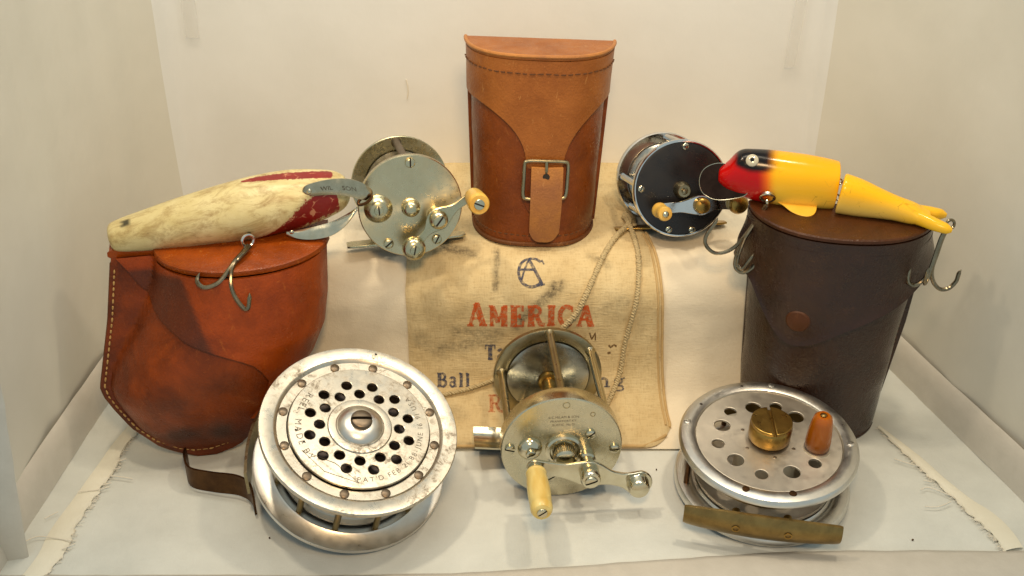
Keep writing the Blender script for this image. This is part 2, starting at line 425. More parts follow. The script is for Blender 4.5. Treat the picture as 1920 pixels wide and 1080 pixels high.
def screw(parent, a, b, h, r, hh, mat, ang=0.6, slot=None, name='screw', dome=0.5):
    """slotted screw head standing on local height h, its slot floor coloured dark for the shade in it"""
    slot = max(slot or 0, r * 0.15)
    base = lathe([(r, h - 0.02), (r, h + hh * 0.30), (0.001, h + hh * 0.30)], 28, (a, b, 0)); nb = len(base[1]); parts = [base]
    ca, sa = math.cos(ang), math.sin(ang)
    for sgn in (1, -1):
        rows = []
        for (k, z) in ((1.0, 0.28), (1.0, 0.55), (0.94, 0.80), (0.78, 0.94), (0.45, 1.0)):
            rr = r * k; pts = []
            a0 = math.asin(min(0.95, slot / rr))
            for i in range(15):
                t = a0 + (math.pi - 2 * a0) * i / 14
                x, y = rr * math.cos(t), max(slot, rr * math.sin(t)) * sgn
                pts.append((a + ca * x - sa * y, b + sa * x + ca * y, h + hh * z))
            rows.append(pts)
        V = [p for row in rows for p in row]; Fc = []
        for q in range(len(rows) - 1):
            for i in range(14): Fc.append((q * 15 + i, q * 15 + i + 1, (q + 1) * 15 + i + 1, (q + 1) * 15 + i))
            Fc.append((q * 15, (q + 1) * 15, (q + 1) * 15 + 14, q * 15 + 14))
        Fc.append(tuple((len(rows) - 1) * 15 + i for i in range(15)))
        parts.append((V, Fc))
    V, Fc = join(*parts)
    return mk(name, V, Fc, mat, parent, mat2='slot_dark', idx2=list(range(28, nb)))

def axes_from(n, ref):
    n = Vector(n).normalized(); y = Vector(ref); y = (y - n * y.dot(n)).normalized(); x = y.cross(n)
    return x, y, n

def interp(tab, x):
    """piecewise linear, tab sorted by first value"""
    if x <= tab[0][0]: return tab[0][1]
    for (a, p), (b, q) in zip(tab, tab[1:]):
        if x <= b: return p + (q - p) * (x - a) / (b - a)
    return tab[-1][1]
def sstep(a, b, x):
    t = min(1, max(0, (x - a) / (b - a))); return t * t * (3 - 2 * t)
def wob(x, y, s=1.0, seed=0.0):
    return mnoise.noise(Vector((x * s + seed, y * s - seed * 1.7, seed * 0.31)))

# ------------------------------------------------------------------ the box: floor, walls, rim
def sheet(name, rows, mat, parent=None, smooth=60):
    n = len(rows[0]); V = [p for r in rows for p in r]
    Fc = [(i * n + j, i * n + j + 1, (i + 1) * n + j + 1, (i + 1) * n + j) for i in range(len(rows) - 1) for j in range(n - 1)]
    return mk(name, V, Fc, mat, parent, smooth)

rows = []
for i in range(70):
    y = 24 + 32.0 * i / 69; row = []
    for j in range(90):
        x = -24 + 49.0 * j / 89
        w = 0.06 * wob(x, y, 0.25, 3) + 0.03 * wob(x, y, 0.9, 8) + 0.05 * max(0, 0.25 - abs(wob(x * 0.5, y, 0.35, 14))) * 2
        row.append((x, y, -0.06 + w * (0.4 if 31.5 < y < 38.5 and abs(x) < 15 else 1.0)))
    rows.append(row)
tag(sheet('floor', rows, 'floor_cloth'), kind='structure')

def wall(name, pts, i0, i1, height=26):
    """one stretch i0..i1 of the continuous plan line; the lining hangs in faint folds"""
    rows = []
    for k in range(40):
        z = -0.1 + height * k / 39; row = []
        for i in range(i0, i1 + 1):
            p = pts[i]; a = pts[max(0, i - 1)]; b = pts[min(len(pts) - 1, i + 1)]
            t = (b - a).normalized(); nr = Vector((t.y, -t.x, 0))
            side = sstep(50.8, 47.0, p.y)
            d = 0.16 * wob(p.x * 0.5 + p.y * 0.8, z * 0.35, 0.35, 5) + side * (0.10 * wob(p.x + p.y, z * 0.12, 0.8, 15) + (0.02 * z if p.x < 0 else 0.0))
            q = p + nr * d; row.append((q.x, q.y, z))
        rows.append(row)
    return tag(sheet(name, rows, 'back_film' if name == 'wall_back' else 'wall_film'), kind='structure')
LP = [(-20.1, 29.5), (-19.8, 34), (-19.45, 39), (-19.0, 44), (-18.1, 47.4), (-16.6, 49.9)]
RP = [(22.6, 30), (21.35, 35), (19.9, 40), (18.4, 45), (16.8, 48.2), (15.0, 50.1)]
BP = [(-16.6, 49.9), (-15.8, 50.8), (-13.5, 51.35), (-6, 51.6), (4, 51.6), (11.5, 51.4), (14.2, 50.9), (15.0, 50.1)]
PLAN = catmull([(p[0], p[1], 0) for p in LP + BP[1:-1] + RP[::-1]], 10)
kl, kb = 10 * (len(LP) - 1), 10 * (len(LP) - 1 + len(BP) - 1)
wl = wall('wall_left', PLAN, 0, kl); wb = wall('wall_back', PLAN, kl, kb); wr = wall('wall_right', PLAN, kb, len(PLAN) - 1)
# clear plastic skirting along the two side walls
def skirting(parent, plan, sgn):
    pts = catmull([(p[0], p[1], 0) for p in plan], 6); rows = []
    for z, d in ((-0.05, 0.62), (0.25, 0.60), (0.9, 0.50), (1.45, 0.34), (1.62, 0.12)):
        rows.append([(p.x + sgn * d, p.y, z + 0.05 * wob(p.y, 0, 0.6, 2)) for p in pts])
    return sheet('skirting', rows, 'rim_plastic', parent)
skirting(wl, LP, 1); skirting(wr, RP, -1)
# tape in the upper back corners
def tape(name, pts, label):
    V = [(p[0], p[1], p[2]) for p in pts] + [(p[0], p[1] - 0.04, p[2]) for p in pts]
    Fc = [(4, 5, 6, 7), (3, 2, 1, 0), (0, 1, 5, 4), (1, 2, 6, 5), (2, 3, 7, 6), (3, 0, 4, 7)]
    return tag(mk(name, V, Fc, 'clear_tape', None, 20), label, 'tape', 'tape in the back corners')
tape('tape_strip', [(-15.3, 50.72, 21), (-14.7, 50.9, 21), (-14.85, 50.88, 14.0), (-15.45, 50.7, 14.1)], 'clear tape strip in the upper left back corner above the cream lure')
tape('tape_strip', [(13.45, 50.88, 21), (13.95, 50.75, 21), (13.6, 50.84, 12.6), (13.15, 50.92, 12.5)], 'clear tape strip in the upper right back corner above the jointed lure')
# front rim of the box
rows = []
for (y, z) in ((31.3, -0.1), (31.25, 0.06), (31.0, 0.13), (30.2, 0.14), (28.6, 0.10), (28.4, -0.5)):
    rows.append([(x, y - 1.3 * sstep(14, -6, x) + 0.07 * wob(x, y, 0.8, 4), z + 0.03 * wob(x, y, 1.2, 6)) for x in [-24 + 0.7 * i for i in range(72)]])
tag(sheet('front_rim', rows, 'rim_plastic'), kind='structure')
# folded lining at the left front edge of the box
rows = []
for k in range(30):
    z = -0.2 + 24 * k / 29
    e = -18.65 + 0.105 * z + 0.10 * wob(z, 1, 0.9, 2)
    rows.append([(e, 31.0, z), (e - 0.12, 30.9, z), (e - 0.7, 30.75 + 0.1 * wob(z, 3, 0.4), z), (e - 1.6, 30.9, z), (e - 4, 31.4, z)])
tag(sheet('front_lining', rows, 'rim_plastic'), kind='structure')

# frayed seam strips on the floor
def px_floor(pts):
    """plan positions that were measured on the floor"""
    return [Vector((a, b, 0)) for a, b in pts]
def seam_strip(name, inner, outer, label, threads):
    t = thing(name, (inner[len(inner) // 2][0], inner[len(inner) // 2][1], 0.03), label, 'cloth strip', group='seam strips on the floor')
    A = catmull([(p[0], p[1], 0) for p in inner], 8); B = catmull([(p[0], p[1], 0) for p in outer], 8)
    rows = []
    for f, z in ((0.0, 0.03), (0.04, 0.10), (0.35, 0.12), (0.7, 0.10), (1.0, 0.035)):
        row = []
        for i in range(len(A)):
            a = A[i]; b = B[min(len(B) - 1, int(i * len(B) / len(A)))]; b = a.lerp(b, 0.8)
            p = a.lerp(b, f); 
            if f == 0: p = p + Vector((0.10 * wob(i, 1, 0.6, 3) + 0.05 * wob(i, 2, 1.7, 1), 0, 0))
            row.append((p.x, p.y, z + 0.02 * wob(p.x, p.y, 1.5, 2)))
        rows.append(row)
    n_ = len(rows[0]); V = [p for r in rows for p in r]
    Fc = [(i * n_ + j, i * n_ + j + 1, (i + 1) * n_ + j + 1, (i + 1) * n_ + j) for i in range(len(rows) - 1) for j in range(n_ - 1)]
    mk('hem', V, Fc, 'strip_cloth', t, 60, world=True)
    parts = []
    for k in range(150):
        a = A[random.randrange(1, len(A) - 1)]; ln_s = random.uniform(0.05, 0.22); sg = 1 if B[0].x < A[0].x else -1
        p = a + Vector((random.uniform(-.05, .05), random.uniform(-.1, .1), 0.06)); q = p + Vector((sg * ln_s, random.uniform(-.1, .1), -0.02))
        parts.append(tube([p, p.lerp(q, 0.5) + Vector((0, random.uniform(-.03, .03), 0.02)), q], 0.010, 4))
    tag(mk('fringe', *join(*parts), 'pale_strand', t, world=True), kind='stuff')
    for th in threads:
        mk('loose_thread', *tube(catmull([(p[0], p[1], 0.09 + (0.08 if len(p) < 3 else p[2])) for p in th], 6), 0.022, 6), 'pale_strand', t, world=True)
seam_strip('seam_strip', [(-16.55, 39.05), (-16.9, 37.4), (-16.85, 36.1), (-17.1, 34.7), (-17.2, 33.8), (-17.35, 32.5), (-17.3, 31.4), (-17.6, 30.0), (-17.8, 28.6)],
           [(-17.35, 39.3), (-17.75, 37.4), (-18.05, 35.6), (-18.25, 34.1), (-18.55, 32.4), (-18.55, 30.9), (-18.8, 29.6), (-18.9, 28.6)],
           'cream frayed cloth strip with loose threads at the left side of the floor',
           [[(-17.9, 34.5), (-17.2, 34.6), (-16.7, 34.8)], [(-16.9, 35.5), (-16.3, 35.4), (-15.9, 35.3)], [(-16.85, 36.4), (-16.55, 36.6)], [(-16.9, 35.9), (-16.6, 36.0)], [(-17.05, 34.9), (-16.7, 35.05)], [(-18.7, 32.9), (-18.3, 33.3)], [(-19, 31.6), (-18.5, 31.9), (-17.2, 31.65)], [(-17.4, 31.2), (-17.0, 31.5)]])
seam_strip('seam_strip', [(16.35, 38.85), (16.85, 37.55), (17.3, 36.4), (17.65, 35.4), (18.2, 34.2), (18.45, 33.3), (18.8, 32.5), (19.0, 31.7), (19.1, 31.2)],
           [(16.55, 39.05), (17.3, 37.8), (17.95, 36.5), (18.35, 35.5), (18.9, 34.5), (19.6, 33.6), (20.0, 32.6), (20.1, 31.5)],
           'cream frayed cloth strip with loose threads at the right side of the floor',
           [[(16.4, 36.6), (16.9, 36.3), (17.35, 36.1)], [(16.9, 34.6), (17.3, 34.75), (18.1, 34.2)], [(16.75, 33.6), (17.3, 33.6), (17.9, 33.9)], [(17.2, 35.2), (17.5, 35.1)]])
# crumbs of dirt on the floor cloth
for (x, y, r_), lab in (((-9.55, 32.0, .035), 'dark crumb on the floor cloth left of the perforated reel'), ((6.15, 36.1, .03), 'dark crumb on the floor cloth beside the centre crank knob'), ((15.75, 31.9, .04), 'dark crumb on the floor cloth near the right front rim')):
    tag(mk('dirt_crumb', *lathe([(r_, -0.03), (r_ * 1.1, 0.0), (r_ * .6, 0.03), (0.001, 0.04)], 7, (x, y, 0.0)), 'bronze_dark'), lab, 'crumb')
# strand added for a white glint on the plastic back wall
def wall_y(x, z): return 51.6 - 0.16 * wob(x * 0.5 + 51.6 * 0.8, z * 0.35, 0.35, 5) - 0.03
tag(mk('pale_strand', *tube(catmull([(x, wall_y(x, z), z) for x, z in ((-5.2, 11.7), (-5.13, 11.2), (-5.2, 10.7))], 5), 0.025, 6), 'pale_strand'), 'white scratch glint shaped as a short strand on the back wall left of the tan case', 'pale_strand')

# ------------------------------------------------------------------ draped step
PROF = [(53.0, 7.05), (50, 7.05), (47, 7.05), (44.5, 7.05), (42.7, 7.0), (41.9, 6.7), (41.3, 6.1), (41.0, 5.3), (40.95, 4.4), (40.9, 3.4), (40.75, 2.4), (40.45, 1.5), (40.0, .85), (39.3, .4), (38.4, .17), (37.4, .08)]
PL = [0.0]
for a, b in zip(PROF, PROF[1:]): PL.append(PL[-1] + math.hypot(a[0] - b[0], a[1] - b[1]))
def prof(v):
    """point and outward normal on the step profile at arc length v"""
    v = min(max(v, 0), PL[-1] - 1e-4)
    for i in range(len(PROF) - 1):
        if v <= PL[i + 1]:
            t = (v - PL[i]) / (PL[i + 1] - PL[i]); break
    def P(k): return Vector((0, *PROF[max(0, min(len(PROF) - 1, k))]))
    p0, p1, p2, p3 = P(i - 1), P(i), P(i + 1), P(i + 2)
    p = 0.5 * ((2 * p1) + (p2 - p0) * t + (2 * p0 - 5 * p1 + 4 * p2 - p3) * t * t + (3 * p1 - p0 - 3 * p2 + p3) * t ** 3)
    d = (p2 - p1).lerp((p3 - p2) if i + 2 < len(PROF) else (p2 - p1), t * 0.5).normalized()
    d = (0.5 * (p2 - p0) * (1 - t) + 0.5 * (p3 - p1) * t).normalized()
    nrm = Vector((0, d.z, -d.y))
    return p, nrm
VOFF = 0.8                                     # measured arc lengths start 0.8 further forward
def on_step(x, v, h):
    p, nr = prof(v + VOFF); q = p + nr * h
    return (x, q.y, q.z)
t = thing('cloth_covered_step', (0.5, 41, 0), 'low step draped in cream cloth behind the three front reels', 'display step')
rows = []
NV = 110
for i in range(NV + 1):
    v = -VOFF + PL[-1] * i / NV; row = []
    for j in range(121):
        xl = -9.9 + 3.2 * sstep(9.5, 4.0, v); x = xl + (11.7 - xl) * j / 120
        h = -0.05 + 0.05 * wob(x, v, 0.45, 11) + 0.035 * wob(x * 0.5, v, 1.3, 4)
        if v > 17.2: h *= 0.5
        row.append(on_step(x, v, h))
    rows.append(row)
n_ = 121; V = [p for r in rows for p in r]
Fc = [(i * n_ + j, i * n_ + j + 1, (i + 1) * n_ + j + 1, (i + 1) * n_ + j) for i in range(NV) for j in range(n_ - 1)]
mk('drape', V, Fc, 'step_cloth', t, 60, world=True)
for x in (-9.9, 11.7):                         # the cloth hanging down at both ends
    V = []; k = 24
    for i in range(k + 1):
        v = -VOFF + (PL[-1] - 0.3) * i / k; xe = x if x > 0 else x + 3.2 * sstep(9.5, 4.0, v); p = on_step(xe, v, -0.05); V += [p, (xe + (0.25 if x > 0 else -0.25), p[1], -0.05)]
    mk('end_fold', V, [(2 * i, 2 * i + 1, 2 * i + 3, 2 * i + 2) for i in range(k)], 'step_cloth', t, 60, world=True)

# ------------------------------------------------------------------ canvas reel bag with printing
bag = thing('canvas_reel_bag', (1.2, 38, 0.1), 'stained tan canvas drawstring bag with orange and blue print draped over the step', 'bag')
def bag_edge(v):
    l = interp([(0.6, -5.0), (4, -4.8), (8, -4.55), (10, -4.66), (19.4, -4.6)], v)
    r = interp([(0.6, 6.2), (5, 6.0), (7.0, 5.75), (8.1, 6.15), (10.4, 6.45), (11.9, 6.62), (15.6, 6.82), (17.3, 6.96), (18.16, 7.07), (18.8, 6.75), (19.2, 6.3), (19.5, 5.75)], v)
    return l, r
def bag_h(x, v):
    return 0.12 + 0.09 * max(0, 0.3 - abs(wob(x * 0.6 + v * 0.25, v * 0.5, 0.6, 61))) + 0.05 * wob(x, v, 0.6, 21) + 0.03 * wob(x, v, 1.6, 2) + 0.10 * max(0, wob(x * 0.4, v, 0.5, 9)) * sstep(4, 7, x)
V, Fc = [], []
nv, nx = 120, 90
for layer in (0, 1):
    for i in range(nv + 1):
        v = 0.6 + 18.9 * i / nv; l, r = bag_edge(v)
        l += 0.04 * wob(v, 0, 1.2, 5); r += 0.05 * wob(v, 3, 1.0, 7)
        for j in range(nx + 1):
            s = j / nx; x = l + (r - l) * s
            x_ = x; vv = v
            if v > 17.5: vv = v + (0.10 * wob(x, 0, 0.7, 3) + 0.06) * (v - 17.5) / 2
            e = min(s, 1 - s, (19.5 - v) / 11 + 0.0, (v - 0.59) / 10)
            hh = bag_h(x, v) * min(1.0, 0.25 + e * 40)
            if layer == 1: hh = 0.0
            V.append(on_step(x_, vv, hh))
w_ = nx + 1; K = (nv + 1) * w_
for i in range(nv):
    for j in range(nx):
        Fc.append((i * w_ + j, i * w_ + j + 1, (i + 1) * w_ + j + 1, (i + 1) * w_ + j))
SM = [((-3.9, 9.2), (-2.3, 9.6), .45, .7), ((-2.3, 9.6), (-1.6, 9.9), .35, .6), ((0.3, 13.0), (1.0, 12.2), .40, .8), ((1.0, 12.2), (2.1, 11.2), .30, .8), ((-0.65, 9.7), (-0.7, 11.4), .13, .7),
      ((-2.5, 13.4), (-0.6, 13.6), .35, .5), ((-3.2, 14.3), (-0.9, 13.9), .40, .5), ((-4.2, 13.8), (-3.2, 14.6), .5, .35), ((4.2, 12.2), (5.6, 11.8), .3, .3), ((-3.5, 17.0), (-2.4, 17.6), .5, .3), ((3.4, 9.9), (4.2, 10.4), .25, .5), ((-4.4, 19.2), (3, 19.4), .35, .3)]
def stain_at(x, v):
    m = 0.0
    for (ax, av), (bx_, bv), w, k_ in SM:
        dx, dv = bx_ - ax, bv - av; t_ = max(0, min(1, ((x - ax) * dx + (v - av) * dv) / (dx * dx + dv * dv)))
        d = math.hypot(x - ax - dx * t_, v - av - dv * t_) + 0.15 * wob(x, v, 2.2, 17)
        m = max(m, min(1.0, 1.15 * k_) * sstep(w * 1.3, 0.0, d))
    return m
CB = []
for i in range(nv + 1):
    v = 0.6 + 18.9 * i / nv; l, r = bag_edge(v)
    for j in range(nx + 1):
        x = l + (r - l) * j / nx; CB.append((x / 10 + 0.5, v / 10, stain_at(x, v), 1))
mk('fabric', V[:K], Fc, 'canvas', bag, 60, world=True, attr={'bag': ('C', CB)})
# sewn hem ridge along the right side
P = [on_step(bag_edge(v)[1] - 0.22 - 0.03 * wob(v, 1, 1), v, bag_h(6.4, v) + 0.01) for v in [8.2 + 0.25 * i for i in range(41)]]
mk('hem', *tube(P, 0.045, 8), 'canvas_hem', bag, world=True)
P = [on_step(bag_edge(v)[1] - 0.02, v, 0.08) for v in [8.0 + 0.25 * i for i in range(42)]]
mk('hem', *tube(P, 0.06, 8), 'canvas_hem', bag, world=True)
P = [on_step(-4.4 + 11.2 * i / 60, 19.42 + 0.08 * wob(-4.4 + 11.2 * i / 60, 0, .7, 3) - (0 if i < 54 else (i - 54) * 0.12), 0.10) for i in range(61)]
mk('hem', *tube(P, 0.06, 8), 'canvas_hem', bag, world=True)

# printed lettering: pen strokes laid on the cloth
def ribbon(pts, w, hofs, close=False):
    """flat stroke in (x, v); returns mapped geometry"""
    P = []
    for (a, b) in zip(pts, pts[1:]):
        n_ = max(1, int(math.hypot(b[0] - a[0], b[1] - a[1]) / 0.09))
        for k in range(n_): P.append((a[0] + (b[0] - a[0]) * k / n_, a[1] + (b[1] - a[1]) * k / n_))
    P.append(pts[-1]); V = []
    for i, p in enumerate(P):
        a, b = P[max(0, i - 1)], P[min(len(P) - 1, i + 1)]
        dx, dy = b[0] - a[0], b[1] - a[1]; l = math.hypot(dx, dy) or 1
        for f in (-0.5, -0.17, 0.17, 0.5):
            x, v = p[0] - dy / l * w * f, p[1] + dx / l * w * f
            V.append(on_step(x, v, bag_h(x, v) + 0.012 + hofs))
    return V, [(4 * i + k, 4 * i + k + 1, 4 * i + k + 5, 4 * i + k + 4) for i in range(len(P) - 1) for k in range(3)]
def arc(cx, cy, rx, ry, a0, a1, k=14):
    return [(cx + rx * math.cos(R_(a0 + (a1 - a0) * i / k)), cy + ry * math.sin(R_(a0 + (a1 - a0) * i / k))) for i in range(k + 1)]
# glyphs in a unit box: x 0..w, y 0 (bottom) .. 1 (top); (points, thick) strokes
B_, T_ = 0.22, 0.09
G = {
 'A': (0.95, [([(0.47, 1), (0.14, 0.05)], T_ + .03), ([(0.45, 0.98), (0.78, 0.05)], B_), ([(0.25, 0.34), (0.68, 0.34)], T_), ([(0.0, 0.05), (0.32, 0.05)], .1), ([(0.58, 0.05), (0.98, 0.05)], .1)]),
 'M': (1.05, [([(0.16, 0.05), (0.16, 0.95)], T_ + .04), ([(0.2, 0.95), (0.5, 0.2)], B_ - .04), ([(0.82, 0.95), (0.5, 0.2)], T_), ([(0.84, 0.05), (0.84, 0.95)], B_), ([(0.0, 0.05), (0.3, 0.05)], .1), ([(0.66, 0.05), (1.02, 0.05)], .1), ([(0.0, 0.95), (0.24, 0.95)], .1), ([(0.78, 0.95), (1.02, 0.95)], .1)]),
 'E': (0.82, [([(0.2, 0.05), (0.2, 0.95)], B_), ([(0.0, 0.05), (0.72, 0.05)], .1), ([(0.0, 0.95), (0.7, 0.95)], .1), ([(0.2, 0.5), (0.52, 0.5)], .1), ([(0.69, 0.02), (0.69, 0.3)], .09), ([(0.67, 0.98), (0.67, 0.72)], .09), ([(0.52, 0.38), (0.52, 0.62)], .08)]),
 'R': (0.95, [([(0.2, 0.05), (0.2, 0.95)], B_), ([(0.0, 0.05), (0.42, 0.05)], .1), ([(0.0, 0.95), (0.45, 0.95)], .1), ([(0.3, 0.95)] + arc(0.45, 0.73, 0.22, 0.22, 90, -90, 10) + [(0.25, 0.51)], .13), ([(0.48, 0.5), (0.72, 0.08), (0.95, 0.06)], B_ - .05)]),
 'I': (0.48, [([(0.22, 0.05), (0.22, 0.95)], B_), ([(0.0, 0.05), (0.44, 0.05)], .1), ([(0.0, 0.95), (0.44, 0.95)], .1)]),
 'C': (0.88, [(arc(0.45, 0.5, 0.36, 0.44, 48, 312, 22), .17), ([(0.74, 0.98), (0.74, 0.70)], .08)]),
 'T': (0.9, [([(0.42, 0.05), (0.42, 0.95)], B_), ([(0.0, 0.95), (0.84, 0.95)], .1), ([(0.22, 0.05), (0.62, 0.05)], .1), ([(0.03, 0.98), (0.03, 0.7)], .08), ([(0.81, 0.98), (0.81, 0.7)], .08)]),
 'B': (0.9, [([(0.2, 0.05), (0.2, 0.95)], B_), ([(0.0, 0.05), (0.45, 0.05)], .1), ([(0.0, 0.95), (0.45, 0.95)], .1), (arc(0.42, 0.73, 0.24, 0.22, 90, -90, 10), .14), (arc(0.45, 0.28, 0.28, 0.23, 90, -90, 10), .15), ([(0.2, 0.51), (0.45, 0.51)], .08)]),
 'a': (0.66, [(arc(0.26, 0.50, 0.20, 0.17, 160, 10, 8) + [(0.46, 0.12)], .15), (arc(0.26, 0.20, 0.18, 0.16, 20, 340, 14), .12), ([(0.44, 0.06), (0.62, 0.06)], .09)]),
 'l': (0.42, [([(0.2, 0.05), (0.2, 0.97)], .17), ([(0.02, 0.05), (0.38, 0.05)], .09), ([(0.03, 0.96), (0.2, 0.96)], .09)]),
 'i': (0.42, [([(0.2, 0.05), (0.2, 0.64)], .17), ([(0.02, 0.05), (0.38, 0.05)], .09), ([(0.03, 0.63), (0.2, 0.63)], .09), ([(0.2, 0.82), (0.2, 0.96)], .17)]),
 'n': (0.74, [([(0.16, 0.05), (0.16, 0.64)], .16), ([(0.02, 0.05), (0.32, 0.05)], .09), ([(0.02, 0.63), (0.16, 0.63)], .09), (arc(0.36, 0.42, 0.18, 0.2, 170, 0, 8) + [(0.54, 0.05)], .15), ([(0.4, 0.05), (0.7, 0.05)], .09)]),
 'g': (0.66, [(arc(0.28, 0.44, 0.18, 0.18, 0, 360, 16), .13), ([(0.42, 0.58), (0.6, 0.64)], .09), ([(0.18, 0.25), (0.14, 0.14), (0.44, 0.1), (0.52, -0.02)], .11), (arc(0.3, -0.1, 0.22, 0.13, 20, -200, 12), .10)]),
 'e': (0.62, [([(0.1, 0.36), (0.46, 0.36)] + arc(0.28, 0.36, 0.2, 0.27, 0, 310, 16), .11)]),
 'r': (0.5, [([(0.16, 0.05), (0.16, 0.64)], .16), ([(0.02, 0.05), (0.34, 0.05)], .09), ([(0.02, 0.63), (0.16, 0.63)], .09), (arc(0.32, 0.48, 0.14, 0.14, 150, 30, 6), .13)]),
}
def printed(name, txt, x0, x1, vtop, vbot, mat, first_big=1.0, skew=0.0, width=1.0):
    ws = [G[c][0] for c in txt]; tot = sum(ws); sx = (x1 - x0) / (tot + 0.12 * (len(txt) - 1) + (first_big - 1)); x = x0; parts = []; k = 0
    H = vbot - vtop
    for i, c in enumerate(txt):
        b = first_big if i == 0 else 1.0
        for pts, th in G[c][1]:
            P = [(x + p[0] * sx * b, vbot - p[1] * H * b - skew * ((x - x0))) for p in pts]
            parts.append(ribbon(P, th * H * 0.85 * width, 0.0012 * (k % 9))); k += 1
        x += (G[c][0] * b + 0.12) * sx
    V, Fc = join(*parts)
    return mk(name, V, Fc, mat, bag, 0, world=True)
printed('lettering_america', 'AMERICA', -1.98, 3.62, 12.12, 13.18, 'ink_orange', 1.12, width=1.4)
printed('lettering_tackle', 'Ta', -1.2, -0.30, 14.12, 14.88, 'ink_blue', 1.0, width=1.35)
printed('lettering_bearing', 'Ball', -3.38, -1.88, 15.50, 16.20, 'ink_blue', width=1.35)
printed('lettering_bearing', 'Bearing', 0.55, 5.15, 15.50, 16.20, 'ink_blue', width=1.35)
printed('lettering_reel', 'R', -1.06, -0.40, 16.55, 17.45, 'ink_orange_faint')
# monogram: a ring open to the right with a slanted letter in it
parts = [ribbon(arc(0.85, 10.72, 0.56, 0.62, -42, -318, 26), 0.13, 0.0),
         ribbon([(0.72, 10.12), (1.34, 11.28)], 0.14, 0.001), ribbon([(0.74, 10.15), (0.52, 10.7), (0.42, 11.05)], 0.09, 0.002),
         ribbon([(0.36, 10.62), (0.98, 10.62)], 0.10, 0.003), ribbon([(1.14, 11.30), (1.44, 11.22)], 0.08, 0.004),
         ribbon([(1.30, 10.18), (1.40, 10.40)], 0.07, 0.005)]
mk('monogram', *join(*parts), 'ink_blue', bag, 0, world=True)
# stains and scribbles worn into the cloth
def smear(pts, w, mat): return ribbon(pts, w, 0.0)
parts = [smear([(4.32, 14.15), (4.42, 14.25), (4.55, 14.12), (4.68, 14.2)], 0.09, 0), smear([(4.28, 14.55), (4.42, 14.5)], 0.10, 0), smear([(3.45, 13.5), (3.55, 13.85), (3.7, 13.5), (3.72, 13.9)], 0.06, 0)]
mk('brown_mark', *join(*parts), 'ink_brown', bag, 0, world=True)
# drawstring
def twisted(path, r, pitch=0.34):
    r *= 1.05
    P = catmull(path, 14); d = 0; parts = []; A_, B_2 = [], []
    for i, p in enumerate(P):
        if i: d += (p - P[i - 1]).length
        t_ = (P[min(len(P) - 1, i + 1)] - P[max(0, i - 1)]).normalized(); u = Vector((0, 0.6, 0.8)); u = (u - t_ * u.dot(t_)).normalized(); w = t_.cross(u)
        a = 2 * math.pi * d / pitch; k = r * 0.28 * (1 + 0.25 * wob(d, 0, 2.0, 4)); o = (u * math.cos(a) + w * math.sin(a)) * k + Vector((0.02 * wob(d, 1, 1.5), 0, 0.0))
        A_.append(p + o); B_2.append(p - o)
    return join(tube(A_, r * 0.78, 8), tube(B_2, r * 0.78, 8))
def cord_pts(L): return [on_step(x, v, bag_h(x, v) + h) for x, v, h in L]
mk('drawstring', *twisted(cord_pts([(5.3, 6.4, .1), (5.35, 7.6, .14), (4.7, 8.6, .12), (4.05, 9.95, .1), (3.3, 11.5, .12), (2.85, 12.4, .14), (2.3, 13.1, .2), (1.6, 14.2, .3)]), 0.13), 'cord', bag, world=True)
mk('drawstring', *twisted(cord_pts([(5.2, 6.6, .1), (5.32, 7.7, .2), (5.5, 9.0, .12), (5.55, 10.4, .1), (5.43, 11.9, .1), (5.05, 13.9, .1), (4.85, 15.5, .09), (4.3, 17.0, .09), (3.6, 17.9, .09)]), 0.115), 'cord', bag, world=True)
mk('drawstring', *twisted(cord_pts([(-3.6, 16.7, .09), (-3.0, 16.55, .09), (-1.9, 16.25, .1), (-0.7, 15.8, .1), (0.4, 15.6, .1)]), 0.10), 'cord', bag, world=True)
mk('drawstring_knot', *xf(lathe([(0.02, -.18), (.13, -.12), (.17, 0), (.13, .12), (.02, .18)], 16), Matrix.Translation(Vector(on_step(5.33, 7.55, 0.22)))), 'cord', bag, world=True)

# ------------------------------------------------------------------ leather cases
class DShape:
    """flat back (y = 0), curved front towards -y; width and depth vary with height"""
    def __init__(s, hw, dp, p=2.4, q=2.0, n=160):
        s.hw, s.dp = hw, dp; pts = []
        for i in range(n + 1):
            a = math.pi * i / n
            c, d = math.cos(a), math.sin(a)
            pts.append((-math.copysign(abs(c) ** (2 / p), c), -(d ** (2 / q))))
        s.unit = pts
        h0, d0 = hw(0.5), dp(0.5); L = [0]
        for a, b in zip(pts, pts[1:]): L.append(L[-1] + math.hypot((b[0] - a[0]) * h0, (b[1] - a[1]) * d0))
        s.L = L; s.half = L[-1] / 2
    def at(s, arc_s, zf, off=0.0, H=1.0):
        """arc_s from -half..half, zf 0..1, off = outward offset"""
        v = min(max(arc_s + s.half, 0), s.L[-1]); lo, hi = 0, len(s.L) - 1
        while hi - lo > 1:
            m = (lo + hi) // 2
            if s.L[m] <= v: lo = m
            else: hi = m
        t = (v - s.L[lo]) / max(1e-9, s.L[hi] - s.L[lo]); a, b = s.unit[lo], s.unit[hi]
        hw, dp = s.hw(zf), s.dp(zf)
        x, y = (a[0] + (b[0] - a[0]) * t) * hw, (a[1] + (b[1] - a[1]) * t) * dp
        tx, ty = (b[0] - a[0]) * hw, (b[1] - a[1]) * dp; l = math.hypot(tx, ty) or 1
        return (x + ty / l * off, y - tx / l * off, zf * H)

